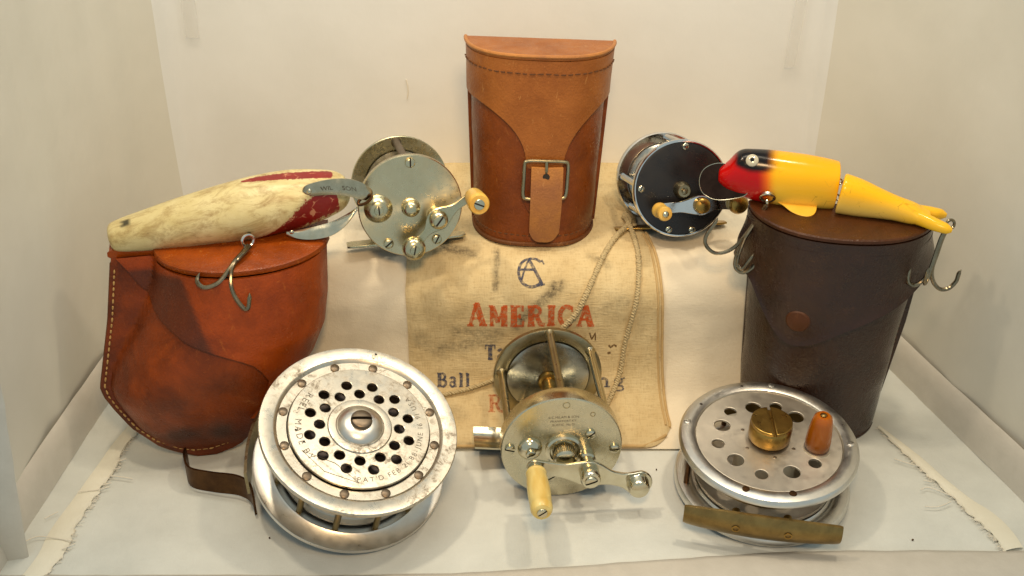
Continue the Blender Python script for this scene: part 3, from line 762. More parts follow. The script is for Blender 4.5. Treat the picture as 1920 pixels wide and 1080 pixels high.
def shell(fn, ss, zlo, zhi, nz, o0, o1):
    """conformal leather piece: columns ss, each from zlo(s) to zhi(s); between offsets o0 and o1 (o1 outside)"""
    V, Fc = [], []; n = len(ss); m = nz + 1
    for off in (o1, o0):
        for s in ss:
            a, b = zlo(s), zhi(s)
            for k in range(m):
                z = a + (b - a) * k / nz
                V.append(fn(s, z, off(s, z) if callable(off) else off))
    K = n * m
    for i in range(n - 1):
        for k in range(nz):
            q = (i * m + k, (i + 1) * m + k, (i + 1) * m + k + 1, i * m + k + 1)
            Fc.append(q); Fc.append(tuple(K + j for j in reversed(q)))
        Fc.append((i * m, (i + 1) * m, K + (i + 1) * m, K + i * m))
        Fc.append((i * m + nz, K + i * m + nz, K + (i + 1) * m + nz, (i + 1) * m + nz))
    for k in range(nz):
        Fc.append((k, k + 1, K + k + 1, K + k)); j = (n - 1) * m + k
        Fc.append((j, K + j, K + j + 1, j + 1))
    return V, Fc
def lins(a, b, n): return [a + (b - a) * i / n for i in range(n + 1)]
def stitches(path, ln=0.16, gap=0.09, r=0.028, sink=0.0):
    """short thread lengths along a polyline"""
    P = [Vector(p) for p in path]; parts = []; d = 0; seg = []; on = True; lim = ln
    cur = [P[0]]
    for a, b in zip(P, P[1:]):
        L = (b - a).length; pos = 0
        while pos < L:
            st = min(lim - d, L - pos); pos += st; d += st
            if on: cur.append(a.lerp(b, pos / L))
            if d >= lim - 1e-6:
                if on and len(cur) > 1: parts.append(tube(cur, lambda t: r * (0.55 + 0.9 * math.sin(math.pi * min(1, max(0, t)))), 6))
                on = not on; lim = (ln if on else gap) * random.uniform(0.8, 1.2); d = 0; cur = [a.lerp(b, pos / L)]
    return join(*parts)
def d_plate(fn, half, z, th, off, n=60):
    """D-shaped flat leather piece with rounded edge, top at z"""
    V, Fc = [], []; rings = [(off - 0.06, z), (off, z - 0.05), (off, z - th + 0.05), (off - 0.06, z - th)]
    for o, zz in rings:
        for s in lins(-half, half, n): p = fn(s, zz, o); V.append(p)
    m = n + 1
    for r in range(3):
        for i in range(n): Fc.append((r * m + i, r * m + i + 1, (r + 1) * m + i + 1, (r + 1) * m + i))
        Fc.append((r * m, (r + 1) * m, (r + 1) * m + n, r * m + n))
    Fc.append(tuple(range(m - 1, -1, -1))); Fc.append(tuple(3 * m + i for i in range(m)))
    return V, Fc

# --- tan case with strap and buckle, standing on the step
H1 = 8.45
A1 = axes_from((0.028, 0.05, 1.0), (0.03, 1, 0))
c1 = thing('leather_reel_case', (0.97, 45.45, 7.10), 'tan leather reel case with buckled strap standing on the step against the back wall', 'reel case', A1)
D1 = DShape(lambda f: 2.72 + 0.32 * f, lambda f: 2.75 - 0.1 * f, 3.0, 2.0)
f1 = lambda s, z, off: D1.at(s, z / H1, off, H1)
h1 = D1.half
mk('body', *shell(f1, lins(-h1, h1, 80), lambda s: 0.0, lambda s: H1 - 0.12, 24, -0.22, lambda s, z: 0.05 * wob(s, z, 0.5, 3) - 0.02), 'leather_tan', c1, 45)
ol = [(-2.85, 0.0), (2.85, 0.0), (3.2, H1 - 0.1), (-3.2, H1 - 0.1)]
V, Fc = plate([ol], 0.22, 0.05); mk('back_panel', [(x, z + 0.24, y) for x, y, z in V], Fc, 'leather_tan', c1)
mk('bottom_panel', *d_plate(f1, h1, 0.16, 0.20, 0.10), 'leather_edge', c1)
lid = mk('lid', *d_plate(f1, h1, H1 + 0.10, 0.20, 0.17), 'leather_tan_flap', c1)
mk('lid_edge', *tube([f1(s_, H1 + 0.09, 0.15) for s_ in lins(-h1 + .05, h1 - .05, 80)], 0.085, 8), 'leather_strap', lid)
def flap_lo(s):
    a = abs(s - 0.42) if s > 0.42 else abs(s - 0.42) * 0.93
    if a > 3.15: return H1 - 2.05
    if a < 0.74: return H1 - 4.75
    t = (3.15 - a) / 2.41
    return H1 - 2.05 - 0.10 * t - 2.55 * (1 - math.sqrt(max(0, 1 - t ** 2.0)))
ss = sorted(set(lins(-h1 + 0.02, h1 - 0.02, 60) + lins(-0.9, 1.7, 40)))
flap = mk('flap', *shell(f1, ss, flap_lo, lambda s: H1 - 0.09, 26, 0.03, lambda s, z: 0.17 + 0.02 * wob(s, z, 0.8, 6)), 'leather_tan_flap', c1, 45)
mk('stitching', *stitches([f1(s, H1 - 0.62 + 0.03 * wob(s, 0, 1.5), 0.19) for s in lins(-h1 + 0.3, h1 - 0.2, 70)], 0.22, 0.08, 0.024), 'thread_dark', flap)
mk('stitching', *stitches([f1(s, 0.50 + 0.03 * wob(s, 0, 1.5), 0.04) for s in lins(-h1 + 0.3, h1 - 0.2, 70)], 0.17, 0.1, 0.022), 'thread_dark', c1)
# keeper under the buckle, strap tongue through it
mk('buckle_base', *shell(f1, lins(-0.42, 1.0, 10), lambda s: 1.55 + 0.5 * abs((s - 0.29) / 0.71) ** 4, lambda s: 4.2, 12, 0.0, 0.13), 'leather_tan', c1)
def tongue_off(s, z):
    t = (4.75 - z) / 4.4
    return 0.30 + 0.05 * (1 - ((s - 0.47) / 0.63) ** 2) + 0.36 * math.sin(math.pi * min(1, max(0, t)) ** 0.8) * (0.35 + 0.65 * t) + 0.05
mk('strap', *shell(f1, lins(-0.16, 1.10, 18), lambda s: 0.36 + 0.48 * (abs((s - 0.47) / 0.63) ** 3.6), lambda s: 3.86, 30, lambda s, z: tongue_off(s, z) - 0.16, tongue_off), 'leather_strap', c1)
mk('strap_bridge', *shell(f1, lins(-0.26, 1.12, 10), lambda s: 3.7, lambda s: 4.0, 6, 0.05, 0.2), 'leather_tan_flap', c1)
def f1v(s, z, off): return Vector(f1(s, z, off))
fr = [f1v(s, z, 0.34 + (0.10 if z < 3 else 0)) for s, z in ((-0.36, 4.08), (-0.1, 4.12), (0.45, 4.12), (1.1, 4.09), (1.30, 3.96), (1.32, 3.3), (1.27, 2.62), (1.06, 2.46), (0.3, 2.42), (-0.26, 2.42), (-0.47, 2.56), (-0.46, 3.3), (-0.44, 3.96))]
bk = mk('buckle', *tube(catmull(fr, 6, True), 0.08, 10, True), 'nickel_dull', c1)
mk('prong', *tube([f1v(0.46, 4.13, 0.40), f1v(0.46, 3.85, 0.52), f1v(0.46, 3.62, 0.50), f1v(0.46, 3.45, 0.36)], 0.075, 8), 'nickel_dull', bk)
mk('prong_hole', *xf(lathe([(0.15, 0), (0.15, 0.015), (0.001, 0.015)], 20), frame_m(f1v(0.46, 3.50, tongue_off(.46, 3.5) - 0.005), (1, 0, 0), (0, 0, 1), (0, -1, 0))), 'slot_dark', c1)

# --- dark brown case at the right
H2 = 10.45
A2 = axes_from((0.0, -0.02, 1.0), (0.10, 1, 0))
c2 = thing('leather_reel_case', (13.42, 40.35, 0.03), 'dark brown leather reel case with snap flap under the jointed yellow lure', 'reel case', A2)
D2 = DShape(lambda f: 3.02 + 0.50 * f, lambda f: 2.55 + 0.25 * f, 2.3, 2.0)
f2 = lambda s, z, off: D2.at(s, z / H2, off, H2); h2 = D2.half
mk('body', *shell(f2, lins(-h2, h2, 80), lambda s: 0.0 + 1.3 * sstep(h2 - 1.6, h2, s), lambda s: H2 - 0.12, 26, -0.22, lambda s, z: 0.06 * wob(s, z, 0.4, 13) - 0.02), 'leather_dark', c2, 45)
ol = [(-3.0, 0.0), (2.3, 0.0), (2.9, 0.35), (3.25, 1.2), (3.62, 5.0), (3.75, 8.2), (3.7, H2 - .1), (-3.55, H2 - .1)]
V, Fc = plate([ol], 0.24, 0.05); mk('back_panel', [(x, z + 0.26, y) for x, y, z in V], Fc, 'leather_dark', c2)
mk('bottom_panel', *d_plate(f2, h2 - .9, 0.14, 0.16, 0.02), 'leather_dark', c2)
mk('lid', *d_plate(f2, h2, H2 + 0.10, 0.22, 0.20), 'leather_dark_lid', c2)
mk('lid_band', *shell(f2, lins(-h2, h2, 70), lambda s: H2 - 0.62, lambda s: H2 - 0.14, 4, 0.10, lambda s, z: 0.22 + 0.015 * wob(s, z, 1)), 'leather_dark', c2)
FL2 = [(-h2, 8.05), (-3.6, 7.75), (-3.1, 7.1), (-2.5, 6.15), (-2.1, 5.65), (-1.75, 5.42), (-1.4, 5.38), (-0.9, 5.52), (-0.4, 5.85), (0.5, 6.45), (1.8, 7.15), (3.0, 7.75), (4.0, 8.3), (h2, 8.6)]
sm2 = catmull([(a, b, 0) for a, b in FL2], 6); FL2s = [(p.x, p.y) for p in sm2]
ss = lins(-h2 + 0.01, h2 - 0.01, 90)
fl2 = mk('flap', *shell(f2, ss, lambda s: interp(FL2s, s), lambda s: H2 - 0.6, 26, 0.03, lambda s, z: 0.15 + 0.16 * sstep(5.2, 6.6, z) * sstep(8.5, 7, z) * 0.4 + 0.03 * wob(s, z, 0.7, 9) + 0.07 + 0.14 * math.exp(-(z - interp(FL2s, s)) / 0.45) + 0.30 * sstep(h2 - 2.0, h2, abs(s)) * sstep(9.9, 8.6, z)), 'leather_dark', c2, 45)
mk('flap_edge', *tube([f2(s, interp(FL2s, s) + 0.02, 0.30 + 0.30 * sstep(h2 - 2.0, h2, abs(s))) for s in lins(-h2 + .2, h2 - .2, 90)], 0.045, 6), 'leather_edge_dark', fl2)
sn = f2(-1.42, 6.55, 0.27); sn2 = f2(-1.42, 6.55, 1.27)
mk('snap', *xf(lathe([(0.50, -0.06), (0.50, 0.02), (0.44, 0.09), (0.2, 0.12), (0.001, 0.125)], 32), along(sn, sn2)), 'leather_dark_lid', fl2)
mk('stitching', *stitches([f2(h2 - 0.10 * 0 - 0.02, z, 0.1) for z in lins(1.6, 8.0, 40)], 0.14, 0.12, 0.03), 'thread_dark', c2)

# --- russet case at the left: moulded pouch on a flat stitched panel
CU, CV, CN = Vector((0.9847, 0.1742, 0)), Vector((-0.0421, 0.2382, 0.9703)), Vector((0.1690, -0.9555, 0.2419))
c3 = thing('leather_reel_case', (-13.3, 38.0, 0.0), 'russet leather pouch reel case with pale edge stitching under the cream lure', 'reel case')
CM = Vector((-11.99, 39.50, 8.85))
UL = [(-9.12, -1.9), (-9.03, -2.2), (-8.8, -2.85), (-8.45, -3.5), (-7.5, -4.5), (-6.56, -5.1), (-5.95, -5.42), (-5.5, -5.52), (-2.6, -4.80), (0, -4.32)]
UR = [(-9.12, -1.3), (-9.03, -0.9), (-8.78, -0.2), (-8.1, 0.6), (-6.66, 1.85), (-5.5, 2.75), (-4.6, 3.4), (-3.45, 3.95), (-2.05, 4.2), (0, 4.34)]
def pouch(s, v, off=0.0):
    l, r = interp(UL, v), interp(UR, v); u = l + (r - l) * s
    g = 1.0 if v > -3 else max(0.0, 1 - (abs(v + 3) / 5.75) ** 2.2)
    sa = 0.05 + 0.15 * sstep(-5.5, -0.5, v); sl = min(1, max(0, (s - sa) / (1 - sa)))
    h = 2.45 * g * max(0, 1 - abs(2 * sl - 1) ** 2.3) ** 0.62
    h += 0.05 * wob(u, v, 0.6, 31) * min(1, h)
    vv = v - 0.25 * h * max(0, 1 + v / 8.0)
    return CM + CU * u + CV * vv + CN * (h + off), h
# body
V, Fc, ST = [], [], []; nr, ns = 70, 64
vs_ = [0 - 9.1 * (i / nr) for i in range(nr + 1)]
for v in vs_:
    for j in range(ns + 1):
        s = j / ns; p, h = pouch(s, v); V.append(p)
        u = (p - CM).dot(CU); vv = (p - CM).dot(CV)
        st = 0.8 * max(0, 1 - math.hypot((u + 2.3) / 0.9, (vv + 7.6) / 0.7)) + 0.9 * max(0, 1 - math.hypot((u + 0.8) / 0.7, (vv + 7.7) / 0.6))
        st += 0.45 * sstep(-6.2, -8.6, vv) + 0.5 * sstep(0.10, 0.0, s) * (0.5 + wob(u, vv, 1.2, 3)) + 0.5 * max(0, wob(u, vv, 0.7, 77) - 0.15)
        ST.append(max(0.0, min(0.85, st)))
w_ = ns + 1
for i in range(nr):
    for j in range(ns): Fc.append((i * w_ + j, i * w_ + j + 1, (i + 1) * w_ + j + 1, (i + 1) * w_ + j))
mk('body', V, Fc, 'leather_russet', c3, 60, world=True, attr={'stain': ('F', ST)})
# back panel: thickness behind the pouch, a little larger than the front
out = [(interp(UL, v) - 0.05, v) for v in [-0.2 - 8.9 * i / 40 for i in range(41)]] + [(interp(UR, v) - 0.02, v) for v in [-9.1 + 8.9 * i / 40 for i in range(41)]]
V = [CM + CU * u + CV * (v - 0.03) + CN * -0.01 for u, v in out] + [CM + CU * u + CV * (v - 0.03) + CN * -0.24 for u, v in out]
k = len(out); Fc = [tuple(range(k)), tuple(range(2 * k - 1, k - 1, -1))] + [(i, (i + 1) % k, k + (i + 1) % k, k + i) for i in range(k)]
mk('back_panel', V, Fc, 'leather_edge', c3, 30, world=True)
V = []
bx = [(-4.2, -0.05), (4.2, -0.05), (4.0, -2.2), (2.0, -5.6), (-0.6, -8.2), (-2.6, -8.2), (-4.6, -6.2), (-4.7, -2.6)]
V = [CM + CU * u + CV * v + CN * -0.24 for u, v in bx] + [CM + CU * (u * 0.93) + CV * (v * 0.93 + 0.22 + 0.02) + CN * -1.25 for u, v in bx]
mk('rear_pocket', V, [tuple(range(8)), tuple(range(15, 7, -1))] + [(i, (i + 1) % 8, 8 + (i + 1) % 8, 8 + i) for i in range(8)], 'leather_russet', c3, 30, world=True)
# lid: flat D on top with rounded rim
V = []; mm = 60
def lidp(s, ex, dz):
    p, h = pouch(s, 0.0); d = p - CM; u = d.dot(CU); 
    q = CM + CU * u * (1 + ex * 0.25) + CN * h * (1 + ex * 0.45); q.z = 8.85 + dz
    return q
for ex, dz in ((0.02, 0.30), (0.10, 0.24), (0.11, 0.05), (0.02, -0.03)):
    for i in range(mm + 1): V.append(lidp(i / mm, ex, dz))
Fc = []
m_ = mm + 1
for r in range(3):
    for i in range(mm): Fc.append((r * m_ + i, r * m_ + i + 1, (r + 1) * m_ + i + 1, (r + 1) * m_ + i))
k = len(V); back = [(-4.45, -1.3), (4.45, -1.3)]
for u, h in back:
    q = CM + CU * u + CN * h; q.z = 9.15; V.append(q)
Fc.append(tuple(range(mm, -1, -1)) + (k, k + 1))
for u, h in back:
    q = CM + CU * u + CN * h; q.z = 8.82; V.append(q)
Fc += [(k, k + 1, k + 3, k + 2), (k, k + 2, 3 * m_, 0), (k + 1, mm, 3 * m_ + mm, k + 3), tuple(3 * m_ + i for i in range(m_)) + (k + 3, k + 2)]
lid3 = mk('lid', V, Fc, 'leather_lid', c3, 40, world=True)
mk('lid_edge', *tube([lidp(i / 80, 0.115, 0.10) for i in range(17, 81)], 0.22, 12), 'leather_edge', lid3, world=True)
# flap: wraps from the lid down over the pouch, its free edge curling from upper left to lower right
UF = [(-6.3, 1.05), (-5.9, 1.28), (-5.1, 1.50), (-4.5, 1.30), (-4.05, 1.0), (-3.75, 0.55), (-3.3, -0.35), (-2.75, -1.5), (-2.1, -2.4), (-1.2, -3.3), (-0.5, -3.75), (0, -4.1)]
V, Fc, ST = [], [], []; nr, ns = 60, 50
for off in (0.20, 0.0):
    for i in range(nr + 1):
        v = -0.0 - 6.3 * i / nr; l, r = interp(UL, v), interp(UR, v); s0 = (interp(UF, v) - l) / (r - l)
        for j in range(ns + 1):
            s = s0 + (1.0 - s0) * j / ns; p, h = pouch(s, v, off * (1.0 if s < 0.97 else 0.4) + (0.04 * sstep(0.12, 0.0, (s - s0)) if off else 0)); V.append(p)
            u = (p - CM).dot(CU); vv = (p - CM).dot(CV)
            ss_ = 0.72 * sstep(-1.45, -1.62, u + 0.28 * vv) * sstep(-0.45, -0.62, vv)
            ST.append(max(0, min(0.8, ss_ + 0.4 * max(0, wob(u, vv, 0.8, 51) - 0.25))))
w_ = ns + 1; K = (nr + 1) * w_
for i in range(nr):
    for j in range(ns):
        q = (i * w_ + j, i * w_ + j + 1, (i + 1) * w_ + j + 1, (i + 1) * w_ + j); Fc.append(q); Fc.append(tuple(K + a for a in reversed(q)))
    Fc.append((i * w_, (i + 1) * w_, K + (i + 1) * w_, K + i * w_))
for j in range(ns): Fc.append((nr * w_ + j, nr * w_ + j + 1, K + nr * w_ + j + 1, K + nr * w_ + j))
fl3 = mk('flap', V, Fc, 'leather_russet_flap', c3, 45, world=True, attr={'stain': ('F', ST)})
E_ = []
for i in range(50):
    v = -0.3 - 5.6 * i / 49; l, r = interp(UL, v), interp(UR, v); E_.append(pouch((interp(UF, v) - l) / (r - l) - 0.004, v, 0.12)[0])
mk('flap_edge', *tube(E_, 0.10, 8), 'leather_edge', fl3, world=True)
mk('stitching', *stitches([pouch(s, -0.62 + 0.02 * wob(s * 9, 0, 1.3), 0.21)[0] for s in lins(0.24, 0.97, 80)], 0.17, 0.12, 0.024), 'thread', fl3, world=True)
mk('stitching', *stitches([CM + CU * (interp(UL, v) + 0.17) + CV * v + CN * 0.06 for v in lins(-0.5, -8.2, 90)] + [CM + CU * u + CV * vv + CN * 0.10 for u, vv in ((-3.3, -8.3), (-2.75, -8.62), (-2.1, -8.78), (-1.4, -8.78), (-0.7, -8.6), (-0.1, -8.2))], 0.17, 0.09, 0.030), 'thread', c3, world=True)
# free strap tab at the lower right of the flap, tucked behind the perforated reel
P = [pouch(s, v, 0.2)[0] for s, v in ((0.93, -5.2), (0.93, -5.9), (0.92, -6.6), (0.90, -7.2))]
V = []
for p in P:
    for d in (-0.30, 0.30): V += [p + CU * d, p + CU * d + CN * 0.12]
Fc = [q for i in range(3) for q in ((4 * i, 4 * i + 2, 4 * i + 6, 4 * i + 4), (4 * i + 1, 4 * i + 5, 4 * i + 7, 4 * i + 3), (4 * i, 4 * i + 4, 4 * i + 5, 4 * i + 1), (4 * i + 2, 4 * i + 3, 4 * i + 7, 4 * i + 6))] + [(0, 1, 3, 2), (12, 14, 15, 13)]
mk('strap_tab', V, Fc, 'leather_russet', c3, 30, world=True)

# ------------------------------------------------------------------ fly reel with a perforated face (left front)
RL = 3.87
fa = thing('fly_reel', (-5.915, 33.78, 4.10), 'large aluminium fly reel with perforated face and twelve brass pillars, leaning at the left front', 'fishing reel', axes_from((.248, -.28, .927), (0, 1, 0)))
mk('front_rim', *ring([(RL, -0.02), (RL - .03, 0.02), (RL * .86, 0.03), (RL * .845, 0.0), (RL * .82, -0.10), (RL * .725, -0.12), (RL * .71, -0.2), (RL * .95, -0.2), (RL, -0.16)], 96), 'aluminium_worn', fa)
holes = []
for k in range(12):
    a = R_(100 - 30 * k); holes.append(circ(0.205, 24, (1.55 * math.cos(a), 1.55 * math.sin(a))))
    a = R_(115 - 30 * k); holes.append(circ(0.205, 24, (1.98 * math.cos(a), 1.98 * math.sin(a))))
face = mk('face_plate', *plate([circ(RL * .712, 96)] + holes + [circ(0.7, 40)], 0.14, 0.03, 0.045), 'aluminium_worn', fa)
mk('engraved_text', *text_arc('REEL. MADE BY', 0.37, 2.36, R_(193), 0.048, inward=True), 'engraving', face)
mk('engraved_text', *text_arc("PAT'D FEB 21 88-JUNE 16 91 USA", 0.30, 2.38, R_(-17), 0.048, inward=True), 'engraving', face)
dm = [(-1.95, -1.60), (-0.62, -1.86), (0.40, -2.50), (-0.95, -2.30)]
P = [Vector((x, y, 0.05)) for x, y in dm]
mk('engraved_emblem', *tube(P, 0.014, 5, True), 'engraving', face)
parts = []
for k in range(7):
    t0 = -1.35 + 0.21 * k; y0 = -1.83 - 0.115 * k
    parts.append(text_line('IIWNIIUMHI'[: 4 + (k % 4)], 0.13, (t0 + 0.15, y0 - 0.05), R_(-20), 0.048))
mk('engraved_emblem', *join(*parts), 'engraving_faint', face)
mk('hub_ring', *ring([(1.26, 0.045), (1.22, 0.10), (1.14, 0.11), (0.95, 0.10), (0.90, 0.14), (0.66, 0.14), (0.66, -0.1), (1.26, -0.1)], 64), 'aluminium_worn', fa)
mk('hub_dome', *lathe([(0.90, 0.10), (0.88, 0.18), (0.76, 0.30), (0.60, 0.38), (0.42, 0.42), (0.001, 0.42)], 48), 'aluminium_rim', fa)
screw(fa, 0.0, 0.0, 0.40, 0.42, 0.24, 'rivet', R_(14), 0.028, 'centre_screw')
for k in range(12):
    a = R_(89 - 30 * k); x, y = RL * .775 * math.cos(a), RL * .775 * math.sin(a)
    p = mk('pillar', *lathe([(0.125, -2.75), (0.125, -0.2)], 16, (x, y, 0)), 'brass_dull', fa)
    mk('rivet', *lathe([(0.18, -0.12), (0.18, -0.06), (0.12, -0.03), (0.001, -0.02)], 20, (x, y, 0)), 'rivet', p)
RB = RL * 1.005
mk('back_plate', *lathe([(0.3, -2.66), (RL * .80, -2.66), (RL * .815, -2.62), (RL * .835, -2.66), (RB - .10, -2.74), (RB - .03, -2.73), (RB, -2.78), (RB, -2.86), (RB - .1, -2.90), (0.3, -2.90)], 96), 'aluminium_rim', fa)
mk('spool', *lathe([(2.05, -2.6), (RL * .735, -2.58), (RL * .735, -2.48), (2.66, -2.44), (2.66, -2.34), (2.70, -2.30), (2.70, -0.95), (RL * .735, -0.85), (RL * .735, -0.70), (2.5, -0.66), (0.3, -0.66)], 72), 'aluminium_rim', fa)
mk('spool_face', *lathe([(0.3, -0.42), (2.6, -0.42), (2.6, -0.48), (0.3, -0.48)], 64), 'hole_shade', fa)  # disc coloured dark as the shade seen through the holes
mk('dot', *lathe([(0.05, 0.046), (0.001, 0.05)], 10, (-2.35, -0.75, 0)), 'slot_dark', face)
mk('dot', *lathe([(0.05, 0.046), (0.001, 0.05)], 10, (-1.95, -1.2, 0)), 'slot_dark', face)
mk('dot', *lathe([(0.05, 0.03), (0.001, 0.036)], 10, (0.05, RL * .95, 0)), 'slot_dark', fa)
# foot: narrow bronze strip standing beside the reel, its free tang bent up at the left
def strip(pts, w, th, mat, parent, name, up=None, world=True, taper=None):
    P = catmull(pts, 8); V, Fc = [], []; n_ = len(P)
    for i, p in enumerate(P):
        t = (P[min(n_ - 1, i + 1)] - P[max(0, i - 1)]).normalized(); u = Vector(up or (0, 0, 1)); u = (u - t * u.dot(t)).normalized(); s = t.cross(u)
        ww = w * (taper(i / (n_ - 1)) if taper else 1)
        V += [p + u * ww / 2 + s * th / 2, p + u * ww / 2 - s * th / 2, p - u * ww / 2 - s * th / 2, p - u * ww / 2 + s * th / 2]
    for i in range(n_ - 1):
        for k in range(4): Fc.append((4 * i + k, 4 * i + (k + 1) % 4, 4 * i + 4 + (k + 1) % 4, 4 * i + 4 + k))
    Fc += [(3, 2, 1, 0), tuple(4 * n_ - 4 + k for k in range(4))]
    return mk(name, V, Fc, mat, parent, 40, world=world)
strip([(-13.70, 36.0, 0.72), (-13.62, 35.5, 0.74), (-13.25, 34.85, 0.66), (-12.3, 34.55, 0.66), (-11.2, 34.3, 0.70), (-10.6, 33.9, 0.65), (-10.3, 33.2, 0.6)], 1.05, 0.09, 'bronze_dark', fa, 'foot')
strip([(-10.62, 33.7, 1.3), (-10.78, 35.0, 1.5), (-10.75, 36.2, 1.7), (-10.45, 37.3, 1.95), (-10.2, 37.9, 2.1)], 1.25, 0.12, 'nickel_dull', fa, 'foot_saddle')

# ------------------------------------------------------------------ fly reel with brass knob and amber handle (right front)
RR = 3.58
fb = thing('fly_reel', (10.34, 34.80, 2.70), 'aluminium fly reel with brass centre knob and amber handle lying at the right front', 'fishing reel', axes_from((.004, -.077, .997), (0, 1, 0)))
mk('front_rim', *ring([(RR * .815, -0.06), (RR * .825, 0.03), (RR * .86, 0.085), (RR * .92, 0.09), (RR * .975, 0.03), (RR, -0.10), (RR, -0.22), (RR * .97, -0.30), (RR * .82, -0.30)], 96), 'aluminium_rim', fb)
ang = {0: 98, 1: 71, 2: 44, 3: 127.5, 4: 155, 5: 187, 6: 218, 7: 252, 8: 287, 9: 319}
holes = []
for k, a in ang.items():
    big = k in (0, 2, 4, 6, 8); rr = 2.08 if not big else 1.92
    holes.append(circ(0.33 if big else 0.255, 28, (rr * math.cos(R_(a)), rr * math.sin(R_(a)))))
sp = mk('spool_face', *plate([circ(RR * .812, 96)] + holes + [circ(0.3, 24)], 0.10, 0.02, -0.02), 'aluminium_dull', fb)
for (x, y) in ((-0.95, 0.55), (-0.95, -0.52), (0.95, 0.55), (0.9, -0.55), (0.05, -1.05)):
    mk('dot', *lathe([(0.075, -0.018), (0.05, -0.005), (0.001, -0.003)], 14, (x, y, 0)), 'rivet', sp)
kn = mk('drag_knob', *lathe([(0.60, -0.02), (0.60, 0.08), (0.80, 0.10), (0.84, 0.16), (0.84, 0.78), (0.80, 0.84), (0.001, 0.84)], 56), 'brass', fb)
# two raised halves leave the coin slot open across the knob
for sgn in (1, -1):
    pts = [(0.82 * math.cos(t), 0.82 * math.sin(t)) for t in [R_(90 + sgn * 4.5) + sgn * R_(171) * i / 30 for i in range(31)]]
    a = R_(-2); pts = [(x * math.cos(a) - y * math.sin(a), x * math.sin(a) + y * math.cos(a)) for x, y in pts]
    mk('knob_half', *plate([pts], 0.16, 0.03, 0.99), 'brass', kn)
mk('handle_plate', *lathe([(0.55, -0.02), (0.55, 0.05), (0.001, 0.05)], 32, (1.83, -0.50, 0)), 'aluminium_dull', fb)
mk('handle', *lathe([(0.46, 0.05), (0.50, 0.12), (0.50, 0.45), (0.46, 0.95), (0.40, 1.4), (0.35, 1.60), (0.26, 1.70), (0.15, 1.71), (0.14, 1.64), (0.001, 1.64)], 40, (1.83, -0.48, 0)), 'amber', fb)
mk('handle_pin', *lathe([(0.11, 1.6), (0.11, 1.72), (0.05, 1.76), (0.001, 1.76)], 20, (1.83, -0.48, 0)), 'brass_dull', fb)
for x, y, m_, r_ in ((-3.16, 0.94, 'aluminium_rim', .15), (0.72, 3.2, 'aluminium_rim', .13), (3.2, -0.36, 'aluminium_rim', .15)):
    screw(fb, x, y, 0.07, r_, 0.06, m_, R_(10), 0.02)
for x, y in ((-1.42, -2.86), (0.33, -3.10)):
    mk('rivet', *lathe([(0.16, 0.06), (0.14, 0.11), (0.001, 0.12)], 20, (x, y, 0)), 'bronze_dark', fb)
for x, y in ((-2.45, 2.0), (-0.55, 3.16)):
    mk('dot', *lathe([(0.07, 0.085), (0.05, 0.1), (0.001, 0.1)], 12, (x, y, 0)), 'slot_dark', fb)
mk('back_plate', *lathe([(RR * .78, -2.02), (RR * .80, -2.10), (RR * .83, -2.02), (RR * .90, -1.98), (RR * .975, -2.05), (RR * 1.0, -2.2), (RR * 1.0, -2.36), (RR * .96, -2.44), (0.3, -2.44)], 96), 'aluminium_rim', fb)
mk('spool', *lathe([(0.3, -1.75), (RR * .78, -1.75), (RR * .78, -1.9), (RR * .4, -1.9)], 72), 'aluminium_dull', fb)
mk('spool_drum', *lathe([(1.25, -1.76), (1.25, -0.13)], 48), 'aluminium_dull', fb)
mk('spool_band', *ring([(2.80, -0.30), (2.84, -0.30), (2.84, -1.05), (2.80, -1.05)], 72), 'brass_dull', fb)
for a in (188, 352, 40, 75, 110, 150):
    x, y = RR * .9 * math.cos(R_(a)), RR * .9 * math.sin(R_(a))
    mk('pillar', *lathe([(0.11, -2.1), (0.11, -0.25)], 14, (x, y, 0)), 'bronze_dark', fb)
# brass foot: long curved plate standing at the front edge
fc = Vector((-0.80, -3.70, -1.17)); ft = Vector((math.cos(R_(-10.5)), math.sin(R_(-10.5)), 0)); fn = Vector((ft.y, -ft.x, 0)) ; V, Fc = [], []
nl, nh = 40, 10
for lay in (0, 1):
    for i in range(nl + 1):
        s = -1 + 2 * i / nl; hh = 0.60 * (1.0 - 0.26 * abs(s) ** 2.0)
        for k in range(nh + 1):
            q = -1 + 2 * k / nh
            d = 0.22 * (1 - q * q) * (1 - 0.35 * s * s) - (0.12 if lay else 0) - 0.16 * s * s
            V.append(fc + ft * (2.98 * s) + fn * d + Vector((0, 0, hh * q * (1 if abs(s) < 0.97 else 0.92))))
w_ = nh + 1; K = (nl + 1) * w_
for i in range(nl):
    for k in range(nh):
        q = (i * w_ + k, (i + 1) * w_ + k, (i + 1) * w_ + k + 1, i * w_ + k + 1); Fc.append(q); Fc.append(tuple(K + a for a in reversed(q)))
    Fc.append((i * w_, K + i * w_, K + (i + 1) * w_, (i + 1) * w_)); Fc.append((i * w_ + nh, (i + 1) * w_ + nh, K + (i + 1) * w_ + nh, K + i * w_ + nh))
for k in range(nh):
    Fc.append((k, k + 1, K + k + 1, K + k)); j = nl * w_ + k; Fc.append((j, K + j, K + j + 1, j + 1))
ftp = mk('foot', V, Fc, 'brass_dull', fb, 40)
for s in (-0.33, 0.33):
    p = fc + ft * (2.98 * s) + fn * 0.21
    mk('rivet', *xf(ring([(0.15, 0.0), (0.15, 0.022), (0.115, 0.022), (0.115, 0.0)], 24), along(p, p + fn)), 'brass', ftp)
    mk('foot_post', *tube([fc + ft * (2.98 * s) + fn * 0.02, fc + ft * (2.98 * s) - fn * 0.75], 0.16, 12), 'brass_dull', ftp)

